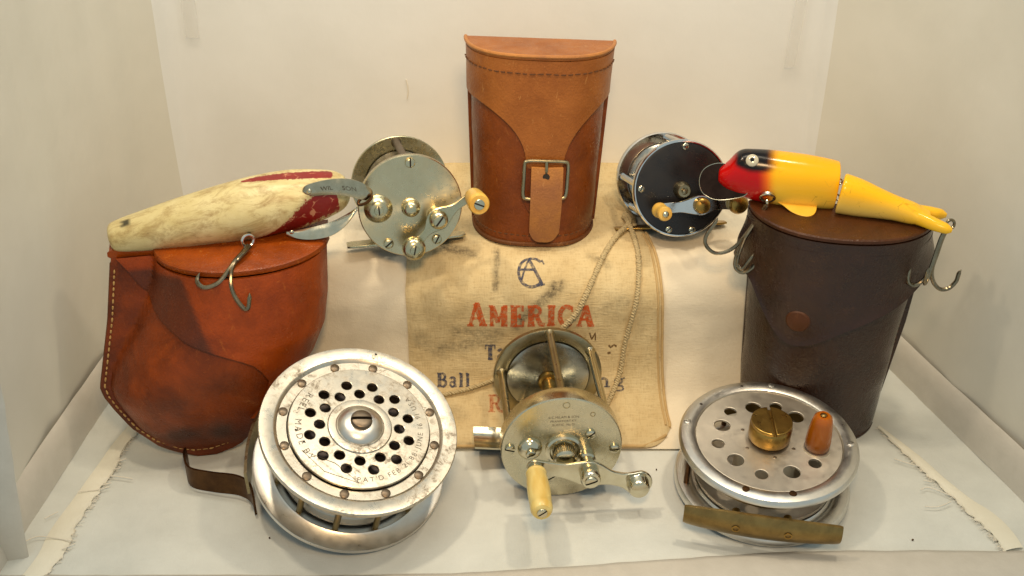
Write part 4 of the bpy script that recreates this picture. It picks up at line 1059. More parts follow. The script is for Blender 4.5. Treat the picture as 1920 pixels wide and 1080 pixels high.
# ------------------------------------------------------------------ multiplying reels
def arm_outline(pts, ra, rb, rm, neck):
    """crank arm outline: ends of radius ra and rb, wider round the pivot (rm), narrow necks between"""
    a, p, b = [Vector((q[0], q[1], 0)) for q in pts]
    C_ = catmull([a, a.lerp(p, 0.5), p, p.lerp(b, 0.5), b], 10); n_ = len(C_); L_, R2 = [], []
    kp = n_ // 2
    for i, c in enumerate(C_):
        d = (C_[min(n_ - 1, i + 1)] - C_[max(0, i - 1)]).normalized(); nr = Vector((-d.y, d.x, 0))
        if i <= kp: t = i / kp; w = ra + (neck - ra) * sstep(0.0, 0.4, t) + (rm - neck) * sstep(0.45, 1.0, t)
        else: t = (i - kp) / (n_ - 1 - kp); w = rm + (neck - rm) * sstep(0.0, 0.5, t) + (rb - neck) * sstep(0.62, 1.0, t)
        L_.append(c + nr * w); R2.append(c - nr * w)
    def cap_(c, d, r):
        g = math.atan2(d.y, d.x); return [c + Vector((math.cos(g + math.pi / 2 - math.pi * i / 12), math.sin(g + math.pi / 2 - math.pi * i / 12), 0)) * r for i in range(1, 12)]
    out = L_ + cap_(C_[-1], (C_[-1] - C_[-2]), rb) + R2[::-1] + cap_(C_[0], (C_[0] - C_[1]), ra)
    res = [out[0]]
    for v in out[1:]:
        if (v - res[-1]).length > 0.02: res.append(v)
    return [(v.x, v.y) for v in res]

# --- centre reel
cr = thing('bait_reel', (1.995, 34.5, 2.45), 'large nickel multiplying reel with long ivory crank handle at the front centre', 'fishing reel', axes_from((.08, -.996, .02), (0, 0, 1)))
RC = 2.45
mk('front_plate', *lathe([(RC - .30, -0.80), (RC - .02, -0.80), (RC, -0.76), (RC, -0.05), (RC - .04, 0.0), (0.001, 0.0)], 96), 'nickel_turned', cr)
mk('tail_plate', *ring([(RC * .98, -5.35), (RC * .98, -5.15), (RC * .96, -5.12), (RC * .76, -5.12), (RC * .75, -5.2), (RC * .75, -5.35)], 96), 'nickel_dull', cr)
mk('tail_cap', *lathe([(RC * .97, -5.36), (RC * .9, -5.5), (0.4, -5.52), (0.001, -5.55)], 72), 'nickel_dull', cr)
spl = mk('spool', *lathe([(RC * .73, -5.18), (RC * .74, -5.05), (1.6, -4.98), (0.9, -4.86), (0.5, -4.80)], 72, cap=False), 'spool_metal', cr)
mk('spool_shaft', *lathe([(0.48, -4.85), (0.46, -4.6), (0.34, -4.55), (0.34, -1.0)], 40), 'brass', spl)
mk('spool_flange', *lathe([(0.3, -1.15), (1.6, -1.05), (RC * .80, -0.95), (RC * .80, -0.88), (0.3, -0.88)], 64), 'spool_metal', spl)
for (x, y) in ((0.05, 2.2), (-2.05, 0.3), (1.85, 1.2), (-1.3, -1.8), (1.6, -1.7)):
    mk('pillar', *lathe([(0.24, -5.14), (0.20, -5.05), (0.16, -4.9), (0.16, -1.0), (0.20, -0.85), (0.20, -0.79)], 20, (x, y, 0)), 'nickel_dull' if y > 2 or x < 0 else 'nickel', cr)
for x, y, a in ((1.14, 0.68, 35), (2.14, -0.1, 5), (-2.09, 0.12, -15), (-0.40, -1.39, 30)):
    screw(cr, x, y, 0.0, 0.21, 0.14, 'nickel', R_(a), 0.03)
for x, y, r_ in ((0.15, 2.12, 0.15), (1.21, 1.62, 0.11)):
    mk('screw_seat', *ring([(r_, -0.01), (r_, 0.012), (r_ - .03, 0.012), (r_ - .03, -0.01)], 24, (x, y, 0)), 'nickel_dull', cr)
mk('oil_cap', *lathe([(0.50, 0), (0.50, 0.04), (0.44, 0.16), (0.32, 0.26), (0.2, 0.30), (0.001, 0.30)], 40, (-1.28, 0.08, 0)), 'nickel', cr)
screw(cr, -1.28, 0.08, 0.28, 0.20, 0.20, 'nickel', R_(25), 0.028)
mk('bearing_collar', *ring([(0.74, -0.01), (0.74, 0.10), (0.66, 0.16), (0.58, 0.16), (0.54, 0.10), (0.54, -0.01)], 56, (0.08, -0.08, 0)), 'nickel', cr)
kb = mk('bearing_cap', *lathe([(0.44, 0.0), (0.44, 0.62), (0.38, 0.70), (0.30, 0.72), (0.001, 0.72)], 48, (0.08, -0.08, 0)), 'nickel', cr)
parts = []
for k in range(30):
    a = 2 * math.pi * k / 30; parts.append(tube([(0.08 + 0.45 * math.cos(a), -0.08 + 0.45 * math.sin(a), 0.12), (0.08 + 0.45 * math.cos(a), -0.08 + 0.45 * math.sin(a), 0.60)], 0.026, 5))
mk('knurling', *join(*parts), 'nickel_dull', kb)
PX, PY = 1.0, -0.52
mk('handle_post', *lathe([(0.38, 0.0), (0.38, 0.22), (0.30, 0.28), (0.30, 0.55), (0.38, 0.58), (0.40, 0.66), (0.38, 0.74), (0.30, 0.78), (0.28, 0.9), (0.30, 0.96)], 36, (PX, PY, 0)), 'nickel', cr)
crk = mk('crank_arm', *plate([arm_outline(((-1.17, -0.05), (PX, PY), (2.96, -1.12)), 0.34, 0.60, 0.60, 0.32)], 0.14, 0.03, 1.08), 'nickel', cr)
mk('crank_nut', *lathe([(0.38, 1.08), (0.40, 1.16), (0.40, 1.42), (0.35, 1.50), (0.28, 1.52), (0.001, 1.52)], 36, (PX, PY, 0)), 'nickel', crk)
screw(crk, PX, PY, 1.48, 0.26, 0.14, 'nickel', R_(20), 0.03)
mk('counterweight', *lathe([(0.46, 1.07), (0.43, 1.12), (0.43, 1.40), (0.37, 1.50), (0.22, 1.55), (0.001, 1.56)], 40, (2.96, -1.12, 0)), 'nickel', crk)
mk('grip_ferrule', *lathe([(0.26, 1.08), (0.26, 1.18), (0.20, 1.22), (0.29, 1.27), (0.29, 1.36), (0.24, 1.38)], 32, (-1.17, -0.05, 0)), 'nickel', crk)
mk('grip', *lathe([(0.30, 1.34), (0.39, 1.37), (0.41, 1.46), (0.385, 1.52), (0.40, 1.60), (0.44, 2.1), (0.45, 2.6), (0.43, 3.05), (0.41, 3.25), (0.43, 3.31), (0.42, 3.52), (0.35, 3.66), (0.26, 3.70), (0.001, 3.70)], 40, (-1.17, -0.05, 0)), 'ivory_pale', crk)
screw(crk, -1.17, -0.05, 3.69, 0.20, 0.07, 'nickel', R_(35), 0.025)
mk('engraved_text', *join(text_line('B.C.MILAM & SON', 0.155, (0.05, 1.55), 0, 0.006, 1.0), text_line('FRANKFORT.KY.', 0.145, (0.05, 1.36), 0, 0.006, 1.0), text_line('RUSTIC  No.21', 0.145, (0.05, 1.18), 0, 0.006, 1.0)), 'engraving', cr)
# foot: curved nickel plate at the left, running along the reel's side
V, Fc = [], []; n1, n2 = 20, 12
for lay in (0, 1):
    for i in range(n1 + 1):
        s = i / n1
        for k in range(n2 + 1):
            q = -1 + 2 * k / n2
            V.append((-3.42 + 6.0 * s, -1.42 - 0.30 * (1 - q * q) * 0 + 0.24 * (q * q) - (0.09 if lay else 0) - 0.5 * math.sin(math.pi * s) * 0.5, -2.6 + 0.72 * q))
w_ = n2 + 1; K = (n1 + 1) * w_
for i in range(n1):
    for k in range(n2):
        q = (i * w_ + k, (i + 1) * w_ + k, (i + 1) * w_ + k + 1, i * w_ + k + 1); Fc.append(q); Fc.append(tuple(K + a for a in reversed(q)))
    Fc.append((i * w_, K + i * w_, K + (i + 1) * w_, (i + 1) * w_)); Fc.append((i * w_ + n2, (i + 1) * w_ + n2, K + (i + 1) * w_ + n2, K + i * w_ + n2))
for k in range(n2):
    Fc.append((k, k + 1, K + k + 1, K + k)); j = n1 * w_ + k; Fc.append((j, K + j, K + j + 1, j + 1))
mk('foot', V, Fc, 'nickel', cr, 40)

# --- small nickel reel on the step, left of the tan case
ar = thing('bait_reel', (-4.27, 41.4, 9.85), 'small tarnished nickel reel with amber coloured grip on the step, left of the tan case', 'fishing reel', axes_from((.208, -.959, .193), (0, 0, 1)))
RA = 2.2
mk('front_plate', *lathe([(RA - .22, -0.30), (RA - .02, -0.30), (RA, -0.27), (RA, -0.05), (RA - .04, 0.0), (0.001, 0.0)], 96), 'nickel_turned_old', ar)
mk('tail_plate', *ring([(RA, -3.98), (RA, -3.86), (RA - .03, -3.83), (RA * .73, -3.83), (RA * .71, -3.88), (RA * .71, -3.98)], 96), 'nickel_tarnish', ar)
mk('tail_cap', *lathe([(RA * .98, -3.99), (RA * .85, -4.12), (0.001, -4.16)], 64), 'nickel_dull', ar)
mk('spool', *lathe([(RA * .70, -3.95), (RA * .70, -3.78), (1.0, -3.70), (0.5, -3.6), (0.42, -3.5), (0.42, -0.6), (RA * .7, -0.45), (RA * .7, -0.35)], 64), 'spool_metal', ar)
for (x, y) in ((-0.03, 1.92), (-1.75, -0.75), (1.75, -0.75), (-1.0, -1.65), (1.0, -1.65)):
    mk('pillar', *lathe([(0.24, -3.84), (0.17, -3.7), (0.16, -0.5), (0.20, -0.3)], 18, (x, y, 0)), 'rivet', ar)
for x, y, a in ((0.11, 1.86, 88), (-1.05, -1.54, 38), (1.01, -1.56, 60)):
    screw(ar, x, y, 0.0, 0.21, 0.15, 'nickel_tarnish', R_(a), 0.03)
mk('bearing_dome', *lathe([(0.40, 0.0), (0.40, 0.08), (0.36, 0.12), (0.37, 0.22), (0.33, 0.36), (0.22, 0.46), (0.10, 0.50), (0.001, 0.505)], 40, (0.0, -0.05, 0)), 'nickel_tarnish', ar)
mk('oil_cap', *lathe([(0.60, 0.0), (0.60, 0.05), (0.52, 0.14), (0.44, 0.26), (0.30, 0.34), (0.001, 0.36)], 44, (-1.36, 0.02, 0)), 'nickel_tarnish', ar)
screw(ar, -1.36, 0.02, 0.34, 0.20, 0.10, 'nickel_tarnish', R_(92), 0.028)
QX, QY = 1.05, -0.50
mk('handle_post', *lathe([(0.42, 0.0), (0.42, 0.3), (0.36, 0.42), (0.30, 0.5), (0.30, 0.62)], 36, (QX, QY, 0)), 'nickel_tarnish', ar)
crk = mk('crank_arm', *plate([arm_outline(((2.55, 0.42), (QX, QY), (-0.08, -1.60)), 0.20, 0.40, 0.48, 0.17)], 0.12, 0.03, 0.74), 'nickel_tarnish', ar)
mk('crank_nut', *lathe([(0.40, 0.74), (0.40, 0.82), (0.34, 0.94), (0.26, 1.0), (0.001, 1.0)], 36, (QX, QY, 0)), 'nickel_tarnish', crk)
screw(crk, QX, QY, 0.98, 0.25, 0.10, 'nickel_tarnish', R_(50), 0.04)
mk('counterweight', *lathe([(0.48, 0.70), (0.50, 0.80), (0.48, 0.98), (0.38, 1.12), (0.22, 1.18), (0.001, 1.19)], 44, (-0.08, -1.60, 0)), 'nickel_tarnish', crk)
screw(crk, -0.08, -1.60, 1.17, 0.20, 0.08, 'nickel_tarnish', R_(75), 0.025)
mk('grip', *lathe([(0.24, 0.74), (0.32, 0.80), (0.37, 0.95), (0.41, 1.3), (0.44, 1.9), (0.44, 2.22), (0.39, 2.3), (0.001, 2.3)], 40, (2.55, 0.42, 0)), 'ivory', crk)
screw(crk, 2.55, 0.42, 2.29, 0.22, 0.06, 'nickel', R_(-25), 0.028)
mk('engraved_text', *join(text_line('IUMM', 0.16, (0.05, -0.90), R_(4), 0.006), text_line('MNIM', 0.14, (0.1, -1.08), R_(4), 0.006)), 'engraving_faint', ar)
V, Fc = [], []
ol = [(-2.72, -0.32), (-2.5, -0.40), (-1.2, -0.44), (1.2, -0.44), (2.3, -0.36), (2.55, -0.2), (2.55, 0.2), (2.3, 0.36), (1.2, 0.44), (-1.2, 0.44), (-2.5, 0.40), (-2.72, 0.32)]
V, Fc = plate([ol], 0.10, 0.02, 0.0)
mk('foot', [(x, -1.92 - 0.10 + z, -2.0 + y) for x, y, z in V], Fc, 'nickel_tarnish', ar)
mk('foot_bracket', *tube([(-0.9, -1.95, -2.0), (0.9, -1.95, -2.0)], 0.2, 10), 'nickel_tarnish', ar)

# --- black reel on the step, right of the tan case
br = thing('bait_reel', (7.42, 43.4, 9.68), 'chrome rimmed reel with black side plate on the step behind the jointed lure', 'fishing reel', axes_from((.12, -.947, .297), (0, 0, 1)))
RK = 2.15
mk('front_rim', *ring([(RK, -0.28), (RK, -0.06), (RK - .05, 0.0), (RK - .10, 0.0), (RK - .12, -0.06), (RK - .12, -0.28)], 96), 'chrome', br)
mk('front_plate', *lathe([(RK - .12, -0.22), (RK - .13, -0.03), (RK - .2, -0.015), (0.001, -0.015)], 96), 'ebonite', br)
mk('tail_rim', *ring([(RK, -3.65), (RK, -3.40), (RK - .05, -3.33), (RK * .78, -3.33), (RK * .76, -3.40), (RK * .76, -3.65)], 96), 'chrome', br)
mk('tail_plate', *lathe([(RK * .98, -3.66), (RK * .9, -3.78), (0.001, -3.8)], 64), 'ebonite', br)
mk('spool', *lathe([(RK * .75, -3.6), (RK * .76, -3.42), (RK * .72, -3.35), (1.15, -3.2), (1.2, -3.1), (1.2, -0.8), (RK * .76, -0.6), (RK * .78, -0.4)], 64), 'spool_metal', br)
mk('spool_line', *lathe([(1.25, -3.2), (1.42, -3.1), (1.45, -2.0), (1.42, -0.85), (1.25, -0.75)], 56), 'spool_line', br)
for (x, y) in ((0.2, 1.92), (-1.87, 0.2), (1.85, 0.3), (-0.7, -1.8), (0.7, -1.8), (-1.5, -1.2)):
    mk('pillar', *lathe([(0.20, -3.42), (0.14, -3.3), (0.14, -0.3), (0.18, -0.25)], 18, (x, y, 0)), 'chrome', br)
for x, y, a in ((0.16, 1.86, 10), (-1.82, 0.10, 60), (0.45, -1.84, 25), (-0.6, -1.76, 40)):
    screw(br, x, y, -0.02, 0.15, 0.12, 'nickel', R_(a), 0.022)
mk('bearing_cap', *lathe([(0.37, -0.02), (0.37, 0.16), (0.33, 0.24), (0.30, 0.40), (0.26, 0.46), (0.16, 0.46), (0.15, 0.36), (0.10, 0.36), (0.09, 0.52), (0.001, 0.54)], 40, (0.0, -0.03, 0)), 'nickel_dull', br)
SX, SY = 0.70, -0.66
mk('handle_post', *lathe([(0.32, -0.02), (0.32, 0.3), (0.26, 0.4), (0.26, 0.58)], 32, (SX, SY, 0)), 'nickel', br)
crk = mk('crank_arm', *plate([arm_outline(((-1.20, -0.72), (SX, SY), (2.28, -0.66)), 0.24, 0.34, 0.44, 0.24)], 0.12, 0.03, 0.68), 'chrome', br)
mk('crank_nut', *lathe([(0.36, 0.68), (0.37, 0.76), (0.33, 0.90), (0.22, 0.98), (0.001, 1.0)], 36, (SX, SY, 0)), 'brass', crk)
mk('counterweight', *lathe([(0.40, 0.66), (0.44, 0.78), (0.44, 0.92), (0.36, 1.10), (0.2, 1.18), (0.001, 1.2)], 40, (2.28, -0.66, 0)), 'brass', crk)
mk('grip', *lathe([(0.20, 0.68), (0.30, 0.72), (0.34, 0.80), (0.33, 0.95), (0.28, 1.02), (0.27, 1.2), (0.30, 1.55), (0.32, 1.72), (0.28, 1.82), (0.17, 1.84), (0.001, 1.84)], 40, (-1.20, -0.74, 0)), 'ivory', crk)
mk('grip_pin', *lathe([(0.15, 1.83), (0.13, 1.90), (0.06, 1.94), (0.001, 1.94)], 24, (-1.20, -0.74, 0)), 'nickel', crk)
ol = [(-2.6, -0.22), (-2.3, -0.34), (-1.0, -0.4), (1.0, -0.4), (2.3, -0.34), (2.6, -0.2), (2.6, 0.2), (2.3, 0.34), (1.0, 0.4), (-1.0, 0.4), (-2.3, 0.34), (-2.6, 0.22)]
V, Fc = plate([ol], 0.09, 0.02, 0.0)
mk('foot', [(x, -1.92 + z, -1.9 + y) for x, y, z in V], Fc, 'brass', br)

# ------------------------------------------------------------------ lures
def hook(pts, r, parent, name='hook', mat='steel_hook'):
    P = catmull(pts, 8)
    return mk(name, *tube(P, lambda t: r * (1 if t < 0.9 else max(0.08, (1 - t) / 0.1)), 8), mat, parent, world=True)
def eye_ring(c, nrm, R0, r, parent, name='screw_eye', mat='steel_hook'):
    m = along(c, Vector(c) + Vector(nrm)); P = [m @ Vector((R0 * math.cos(2 * math.pi * i / 24), R0 * math.sin(2 * math.pi * i / 24), 0)) for i in range(24)]
    return mk(name, *tube(P, r, 8, True), mat, parent, world=True)

# --- cream lure with red fluted head, on the russet case
A, B = Vector((-16.33, 39.20, 9.49)), Vector((-6.92, 41.30, 10.74))
lx = (B - A).normalized(); ly = Vector((0, 0, 1)).cross(lx).normalized(); lz = lx.cross(ly); LL = (B - A).length
l1 = thing('fishing_lure', tuple(A), 'cream wooden lure with red fluted head and stamped metal fins, on the russet case', 'fishing lure', (lx, ly, lz))
PR = [(0, 0.0), (0.02, 0.30), (0.10, 0.50), (0.28, 0.60), (0.8, 0.70), (1.8, 0.84), (2.8, 0.97), (4.0, 1.09), (5.2, 1.18), (6.2, 1.21), (7.2, 1.18), (8.0, 1.08), (8.6, 0.96), (9.1, 0.80), (9.4, 0.55), (9.52, 0.25), (9.56, 0.0)]
pc = catmull([(a, b, 0) for a, b in PR], 6); V, Fc, CA = [], [], []; nn = 96
flutes = [R_(f) for f in (-58, 82, 172, 262 - 360 + 360)]
FL = [(-50, 1), (105, 1), (185, 1)]
for p in pc:
    x, r = p.x * 1.035, max(0.001, p.y * 1.06)
    for k in range(nn):
        a = 2 * math.pi * k / nn
        # angle 0 points to the far side (+y), -90 to the camera's lower side
        red = 0.0; dip = 0.0
        for fa_, w in ((R_(238 - 52 * sstep(6.0, 9.0, x)), 0.62), (R_(92), 0.52), (R_(10), 0.5)):
            d = (a - fa_ + math.pi) % (2 * math.pi) - math.pi
            wid = 0.62 * max(0.0, (x - 5.6) / 3.4) ** 0.6 if x > 5.6 else 0
            if wid > 0:
                red = max(red, 1 - abs(d) / (wid * (1.15 if w > 0.6 else 0.62) + 1e-6) * 0.5)
                dip = max(dip, max(0, 1 - (d / (wid * 1.3)) ** 2))
        rr = r * (1 - 0.16 * dip * sstep(5.6, 8.4, x)) * (1 + 0.012 * wob(x, a * 2, 1.2, 5))
        V.append((x, rr * math.cos(a), rr * math.sin(a)))
        tip = sstep(1.1, 0.8, abs(x - 0.85 + 0.1 * wob(a, x, 4)) * 6) * sstep(0.30, 0.12, abs(((a - R_(115) + math.pi) % (2 * math.pi)) - math.pi)) * 0.9
        CA.append((max(0, min(1, red)) * (1 if x < 9.3 else 0.4), tip, 0, 1))
m_ = len(pc)
for i in range(m_ - 1):
    for k in range(nn): j = (k + 1) % nn; Fc.append((i * nn + k, i * nn + j, (i + 1) * nn + j, (i + 1) * nn + k))
mk('body', V, Fc, 'cream_paint', l1, 60, attr={'paint': ('C', CA)})
def fin(name, rows, th=0.05, mat='fin_metal'):
    """curved sheet from rows of (centre, half-width vector)"""
    C_ = catmull([r[0] for r in rows], 6); W_ = catmull([r[1] for r in rows], 6); V, Fc = [], []; n_ = len(C_); q = 5
    for lay in (0, 1):
        for i in range(n_):
            t = (C_[min(n_ - 1, i + 1)] - C_[max(0, i - 1)]).normalized(); nr = t.cross(W_[i]).normalized()
            for k in range(q):
                f = -1 + 2 * k / (q - 1); V.append(C_[i] + W_[i] * f + nr * (th * (0.5 - lay) + 0.06 * (1 - f * f)))
    K = n_ * q
    for i in range(n_ - 1):
        for k in range(q - 1):
            a = (i * q + k, i * q + k + 1, (i + 1) * q + k + 1, (i + 1) * q + k); Fc.append(a); Fc.append(tuple(K + j for j in reversed(a)))
        Fc.append((i * q, (i + 1) * q, K + (i + 1) * q, K + i * q)); Fc.append((i * q + q - 1, K + i * q + q - 1, K + (i + 1) * q + q - 1, (i + 1) * q + q - 1))
    for k in range(q - 1): Fc.append((k, K + k, K + k + 1, k + 1)); j = (n_ - 1) * q + k; Fc.append((j, j + 1, K + j + 1, K + j))
    return mk(name, V, Fc, mat, l1, 40)
W = lambda *a: Vector(a)
# fin on the camera side, stamped
fu = fin('fin', [(W(8.05, -0.90, 0.70), W(0.016, 0.016, 0.109)), (W(8.22, -0.96, 0.70), W(0.031, 0.023, 0.242)), (W(8.80, -1.06, 0.73), W(0.039, 0.031, 0.296)), (W(9.40, -1.14, 0.68), W(0.055, 0.039, 0.335)), (W(9.90, -1.16, 0.52), W(0.078, 0.047, 0.359)), (W(10.30, -1.14, 0.28), W(0.109, 0.062, 0.328)), (W(10.58, -1.08, 0.02), W(0.125, 0.078, 0.211)), (W(10.66, -1.04, -0.08), W(0.094, 0.078, 0.094))])
V0, F0 = text_line('WIL', 0.26, (0, 0), 0, 0, 1.05); V1, F1 = text_line('SON', 0.26, (0, 0), 0, 0, 1.05)
mk('stamped_text', *join(([(8.98 + x, -1.195 - 0.07 * x, 0.73 + y - 0.05 * x) for x, y, z in V0], F0), ([(9.86 + x, -1.26, 0.54 + y - 0.35 * x) for x, y, z in V1], F1)), 'engraving', fu)
mk('rivet', *xf(lathe([(0.11, -0.02), (0.11, 0.03), (0.06, 0.08), (0.001, 0.09)], 20), along((8.28, -1.03, 0.70), (8.28, -2, 0.74))), 'nickel', fu)
# lower fin lying over the case lid
fl_ = fin('fin', [(W(7.0, -1.05, -0.92), W(0.036, 0.058, 0.058)), (W(7.5, -1.22, -1.02), W(0.072, 0.115, 0.144)), (W(8.1, -1.36, -1.04), W(0.072, 0.158, 0.202)), (W(8.8, -1.42, -0.98), W(0.086, 0.187, 0.216)), (W(9.4, -1.40, -0.78), W(0.115, 0.173, 0.194)), (W(9.85, -1.30, -0.54), W(0.115, 0.130, 0.115)), (W(10.0, -1.25, -0.44), W(0.072, 0.072, 0.050))], mat='nickel')
mk('rivet', *xf(lathe([(0.10, -0.02), (0.10, 0.03), (0.05, 0.07), (0.001, 0.08)], 20), along((7.2, -1.16, -0.88), (7.2, -2, -0.95))), 'nickel', fl_)
mk('line_ring', *tube([Vector((10.38 + 0.30 * math.cos(a) , -1.22 + 0.1 * math.sin(a), -0.12 + 0.10 * math.sin(a) + 0.10 * math.cos(a))) for a in [2 * math.pi * i / 24 for i in range(24)]], 0.065, 8, True), 'bronze_dark', l1)
mk('dorsal_chip', *xf(lathe([(0.22, 0), (0.18, 0.06), (0.05, 0.09), (0.001, 0.09)], 14), frame_m((5.05, 0.1, 1.13), (1, 0, 0.05), (0, 1, 0), (0, 0, 1))), 'bronze_dark', l1)
# treble hook hanging over the lid's front
def L1(x, y, z): return l1.matrix_world @ (Vector((x, y, z)) * U) / U
eye = Vector((-10.65, 38.95, 9.53))
eye_ring(eye, (0.55, -0.8, 0.1), 0.24, 0.065, l1, 'screw_eye', 'chrome')
mk('screw_shank', *tube([eye + Vector((0, 0.2, 0.12)), eye + Vector((-0.02, 0.9, 0.35))], 0.08, 8), 'steel_hook', l1, world=True)
hook([(-10.65, 38.79, 9.39), (-10.74, 38.33, 9.35), (-10.91, 37.67, 9.33), (-11.05, 37.29, 9.20), (-11.44, 36.83, 8.83), (-11.97, 36.67, 8.69), (-12.28, 36.86, 8.86), (-12.23, 37.19, 9.07)], 0.088, l1)
hook([(-10.56, 38.76, 9.37), (-10.68, 38.33, 9.37), (-10.87, 37.67, 9.34), (-10.98, 37.24, 9.15), (-10.98, 36.86, 8.71), (-10.85, 36.72, 8.23), (-10.56, 36.58, 7.83), (-10.36, 36.53, 7.83), (-10.27, 36.62, 8.23), (-10.25, 36.67, 8.45)], 0.088, l1)
hook([(-10.52, 38.71, 9.37), (-10.59, 38.33, 9.41), (-10.69, 37.95, 9.42), (-10.85, 37.57, 9.34)], 0.07, l1)

# --- jointed yellow lure on the dark case
J0, J1 = Vector((8.45, 40.95, 11.58)), Vector((13.0, 40.2, 11.45))
jx = (J1 - J0).normalized(); jy = Vector((0, 0, 1)).cross(jx).normalized(); jz = jx.cross(jy)
l2 = thing('fishing_lure', (11.5, 40.4, 10.55), 'jointed yellow wooden lure with red head and forked tail, lying on the dark case', 'fishing lure')
YEL, YEL2, RED, BLK = lin(246, 186, 20), lin(240, 206, 84), lin(180, 8, 8), lin(14, 8, 6)
def loft(secs, o, ax, ay, az, n=64, paint=None, k=6, e=2.3):
    """secs: (x, half width y, half height z, centre z, centre y)"""
    S = [catmull([(s[0], s[1], s[2]) for s in secs], k), catmull([(s[3], s[4], 0) for s in secs], k)]; V, Fc, CA = [], [], []
    for a, b in zip(*S):
        for i in range(n):
            t = 2 * math.pi * i / n; c, s_ = math.cos(t), math.sin(t)
            y = b.y + max(0.002, a.y) * math.copysign(abs(c) ** (2 / e), c); z = b.x + max(0.002, a.z) * math.copysign(abs(s_) ** (2 / e), s_)
            V.append(o + ax * a.x + ay * y + az * z); CA.append(paint(a.x, y, z) if paint else (1, 1, 1, 1))
    m = len(S[0])
    for i in range(m - 1):
        for j in range(n): q = (j + 1) % n; Fc.append((i * n + j, i * n + q, (i + 1) * n + q, (i + 1) * n + j))
    Fc.append(tuple(range(n - 1, -1, -1))); Fc.append(tuple((m - 1) * n + j for j in range(n)))
    return V, Fc, CA
def mixc(a, b, t): return tuple(a[i] + (b[i] - a[i]) * t for i in range(4))
def paint1(x, y, z):
    base = mixc(YEL2, YEL, sstep(-0.9, 0.4, z))
    base = mixc(base, lin(230, 132, 16), 0.30 * sstep(0.6, 1.05, z))
    r = sstep(2.35, 1.55, x + 0.18 * z)
    c = mixc(mixc(base, lin(236, 110, 8), min(1, 2 * r)), RED, max(0, 2 * r - 1))
    b = sstep(0.55, 0.78, z + 0.14 * math.cos((x - 1.35) * 1.9)) * sstep(2.35, 1.75, x) * sstep(0.45, 0.7, x)
    return mixc(c, BLK, b)
V, Fc, CA = loft([(0.0, 0.12, 0.10, -0.05, 0), (0.05, 0.35, 0.28, -0.06, 0), (0.35, 0.56, 0.55, -0.02, 0), (0.62, 0.64, 0.82, 0.10, 0), (0.9, 0.70, 0.98, 0.12, 0), (1.3, 0.74, 1.04, 0.10, 0), (1.9, 0.80, 1.10, 0.06, 0), (2.6, 0.84, 1.12, 0.02, 0), (3.4, 0.84, 1.10, 0.0, 0), (4.2, 0.80, 1.05, -0.03, 0), (4.62, 0.76, 1.0, -0.05, 0), (4.72, 0.70, 0.93, -0.05, 0), (4.74, 0.5, 0.6, -0.05, 0)], J0, jx, jy, jz, paint=paint1)
mk('front_body', V, Fc, 'jointed_paint', l2, 50, world=True, attr={'paint': ('C', CA)})
K0, K1 = Vector((13.12, 39.62, 11.32)), Vector((16.85, 38.3, 10.95))
kx = (K1 - K0).normalized(); ky = Vector((0, 0, 1)).cross(kx).normalized(); kz = kx.cross(ky)
def paint2(x, y, z):
    base = mixc(lin(236, 206, 110), YEL, sstep(-0.5, 0.4, z)); base = mixc(base, lin(244, 190, 40), sstep(1.5, 3.5, x)); return base
V, Fc, CA = loft([(0.0, 0.5, 0.62, 0.0, 0), (0.04, 0.66, 0.80, 0.0, 0), (0.25, 0.68, 0.80, 0.0, 0), (0.8, 0.62, 0.74, -0.02, 0), (1.5, 0.54, 0.60, -0.06, 0), (2.2, 0.48, 0.48, -0.10, 0), (2.8, 0.50, 0.42, -0.14, 0), (3.2, 0.55, 0.30, -0.16, 0), (3.5, 0.60, 0.22, -0.17, 0), (3.56, 0.5, 0.12, -0.17, 0)], K0, kx, ky, kz, paint=paint2)
mk('rear_body', V, Fc, 'jointed_paint', l2, 50, world=True, attr={'paint': ('C', CA)})
for sg, ln in ((-1, 1.0), (1, 0.95)):
    V, Fc, CA = loft([(3.0, 0.24, 0.28, -0.15, sg * 0.26), (3.4, 0.27, 0.27, -0.16, sg * 0.36), (3.8, 0.27, 0.24, -0.18, sg * 0.48), (4.1 * ln + .1, 0.22, 0.19, -0.19, sg * 0.58), (4.3 * ln + .1, 0.08, 0.08, -0.20, sg * 0.62)], K0, kx, ky, kz, paint=paint2, n=32)
    mk('tail_fork', V, Fc, 'jointed_paint', l2, 50, world=True, attr={'paint': ('C', CA)})
# joint hardware
for dz in (0.25, -0.45):
    eye_ring(J1 + Vector((0.12, -0.30, dz)), (0.2, -0.9, 0.3), 0.11, 0.03, l2, 'joint_ring', 'nickel')
# eye
ec = J0 + jx * 1.22 - jy * 0.56 + jz * 0.94; en = (-jy * 0.75 + jz * 0.62 - jx * 0.1).normalized()
e_ = mk('eye', *xf(lathe([(0.25, -0.06), (0.25, 0.03), (0.20, 0.09), (0.10, 0.12), (0.001, 0.125)], 28), along(ec, ec + en)), 'eye_glass', l2, world=True)
mk('pupil', *xf(lathe([(0.09, 0.10), (0.08, 0.128), (0.001, 0.135)], 20), along(ec, ec + en)), 'eye_pupil', e_, world=False) if False else mk('pupil', *xf(lathe([(0.09, 0.10), (0.08, 0.128), (0.001, 0.135)], 20), along(ec, ec + en)), 'eye_pupil', l2, world=True)
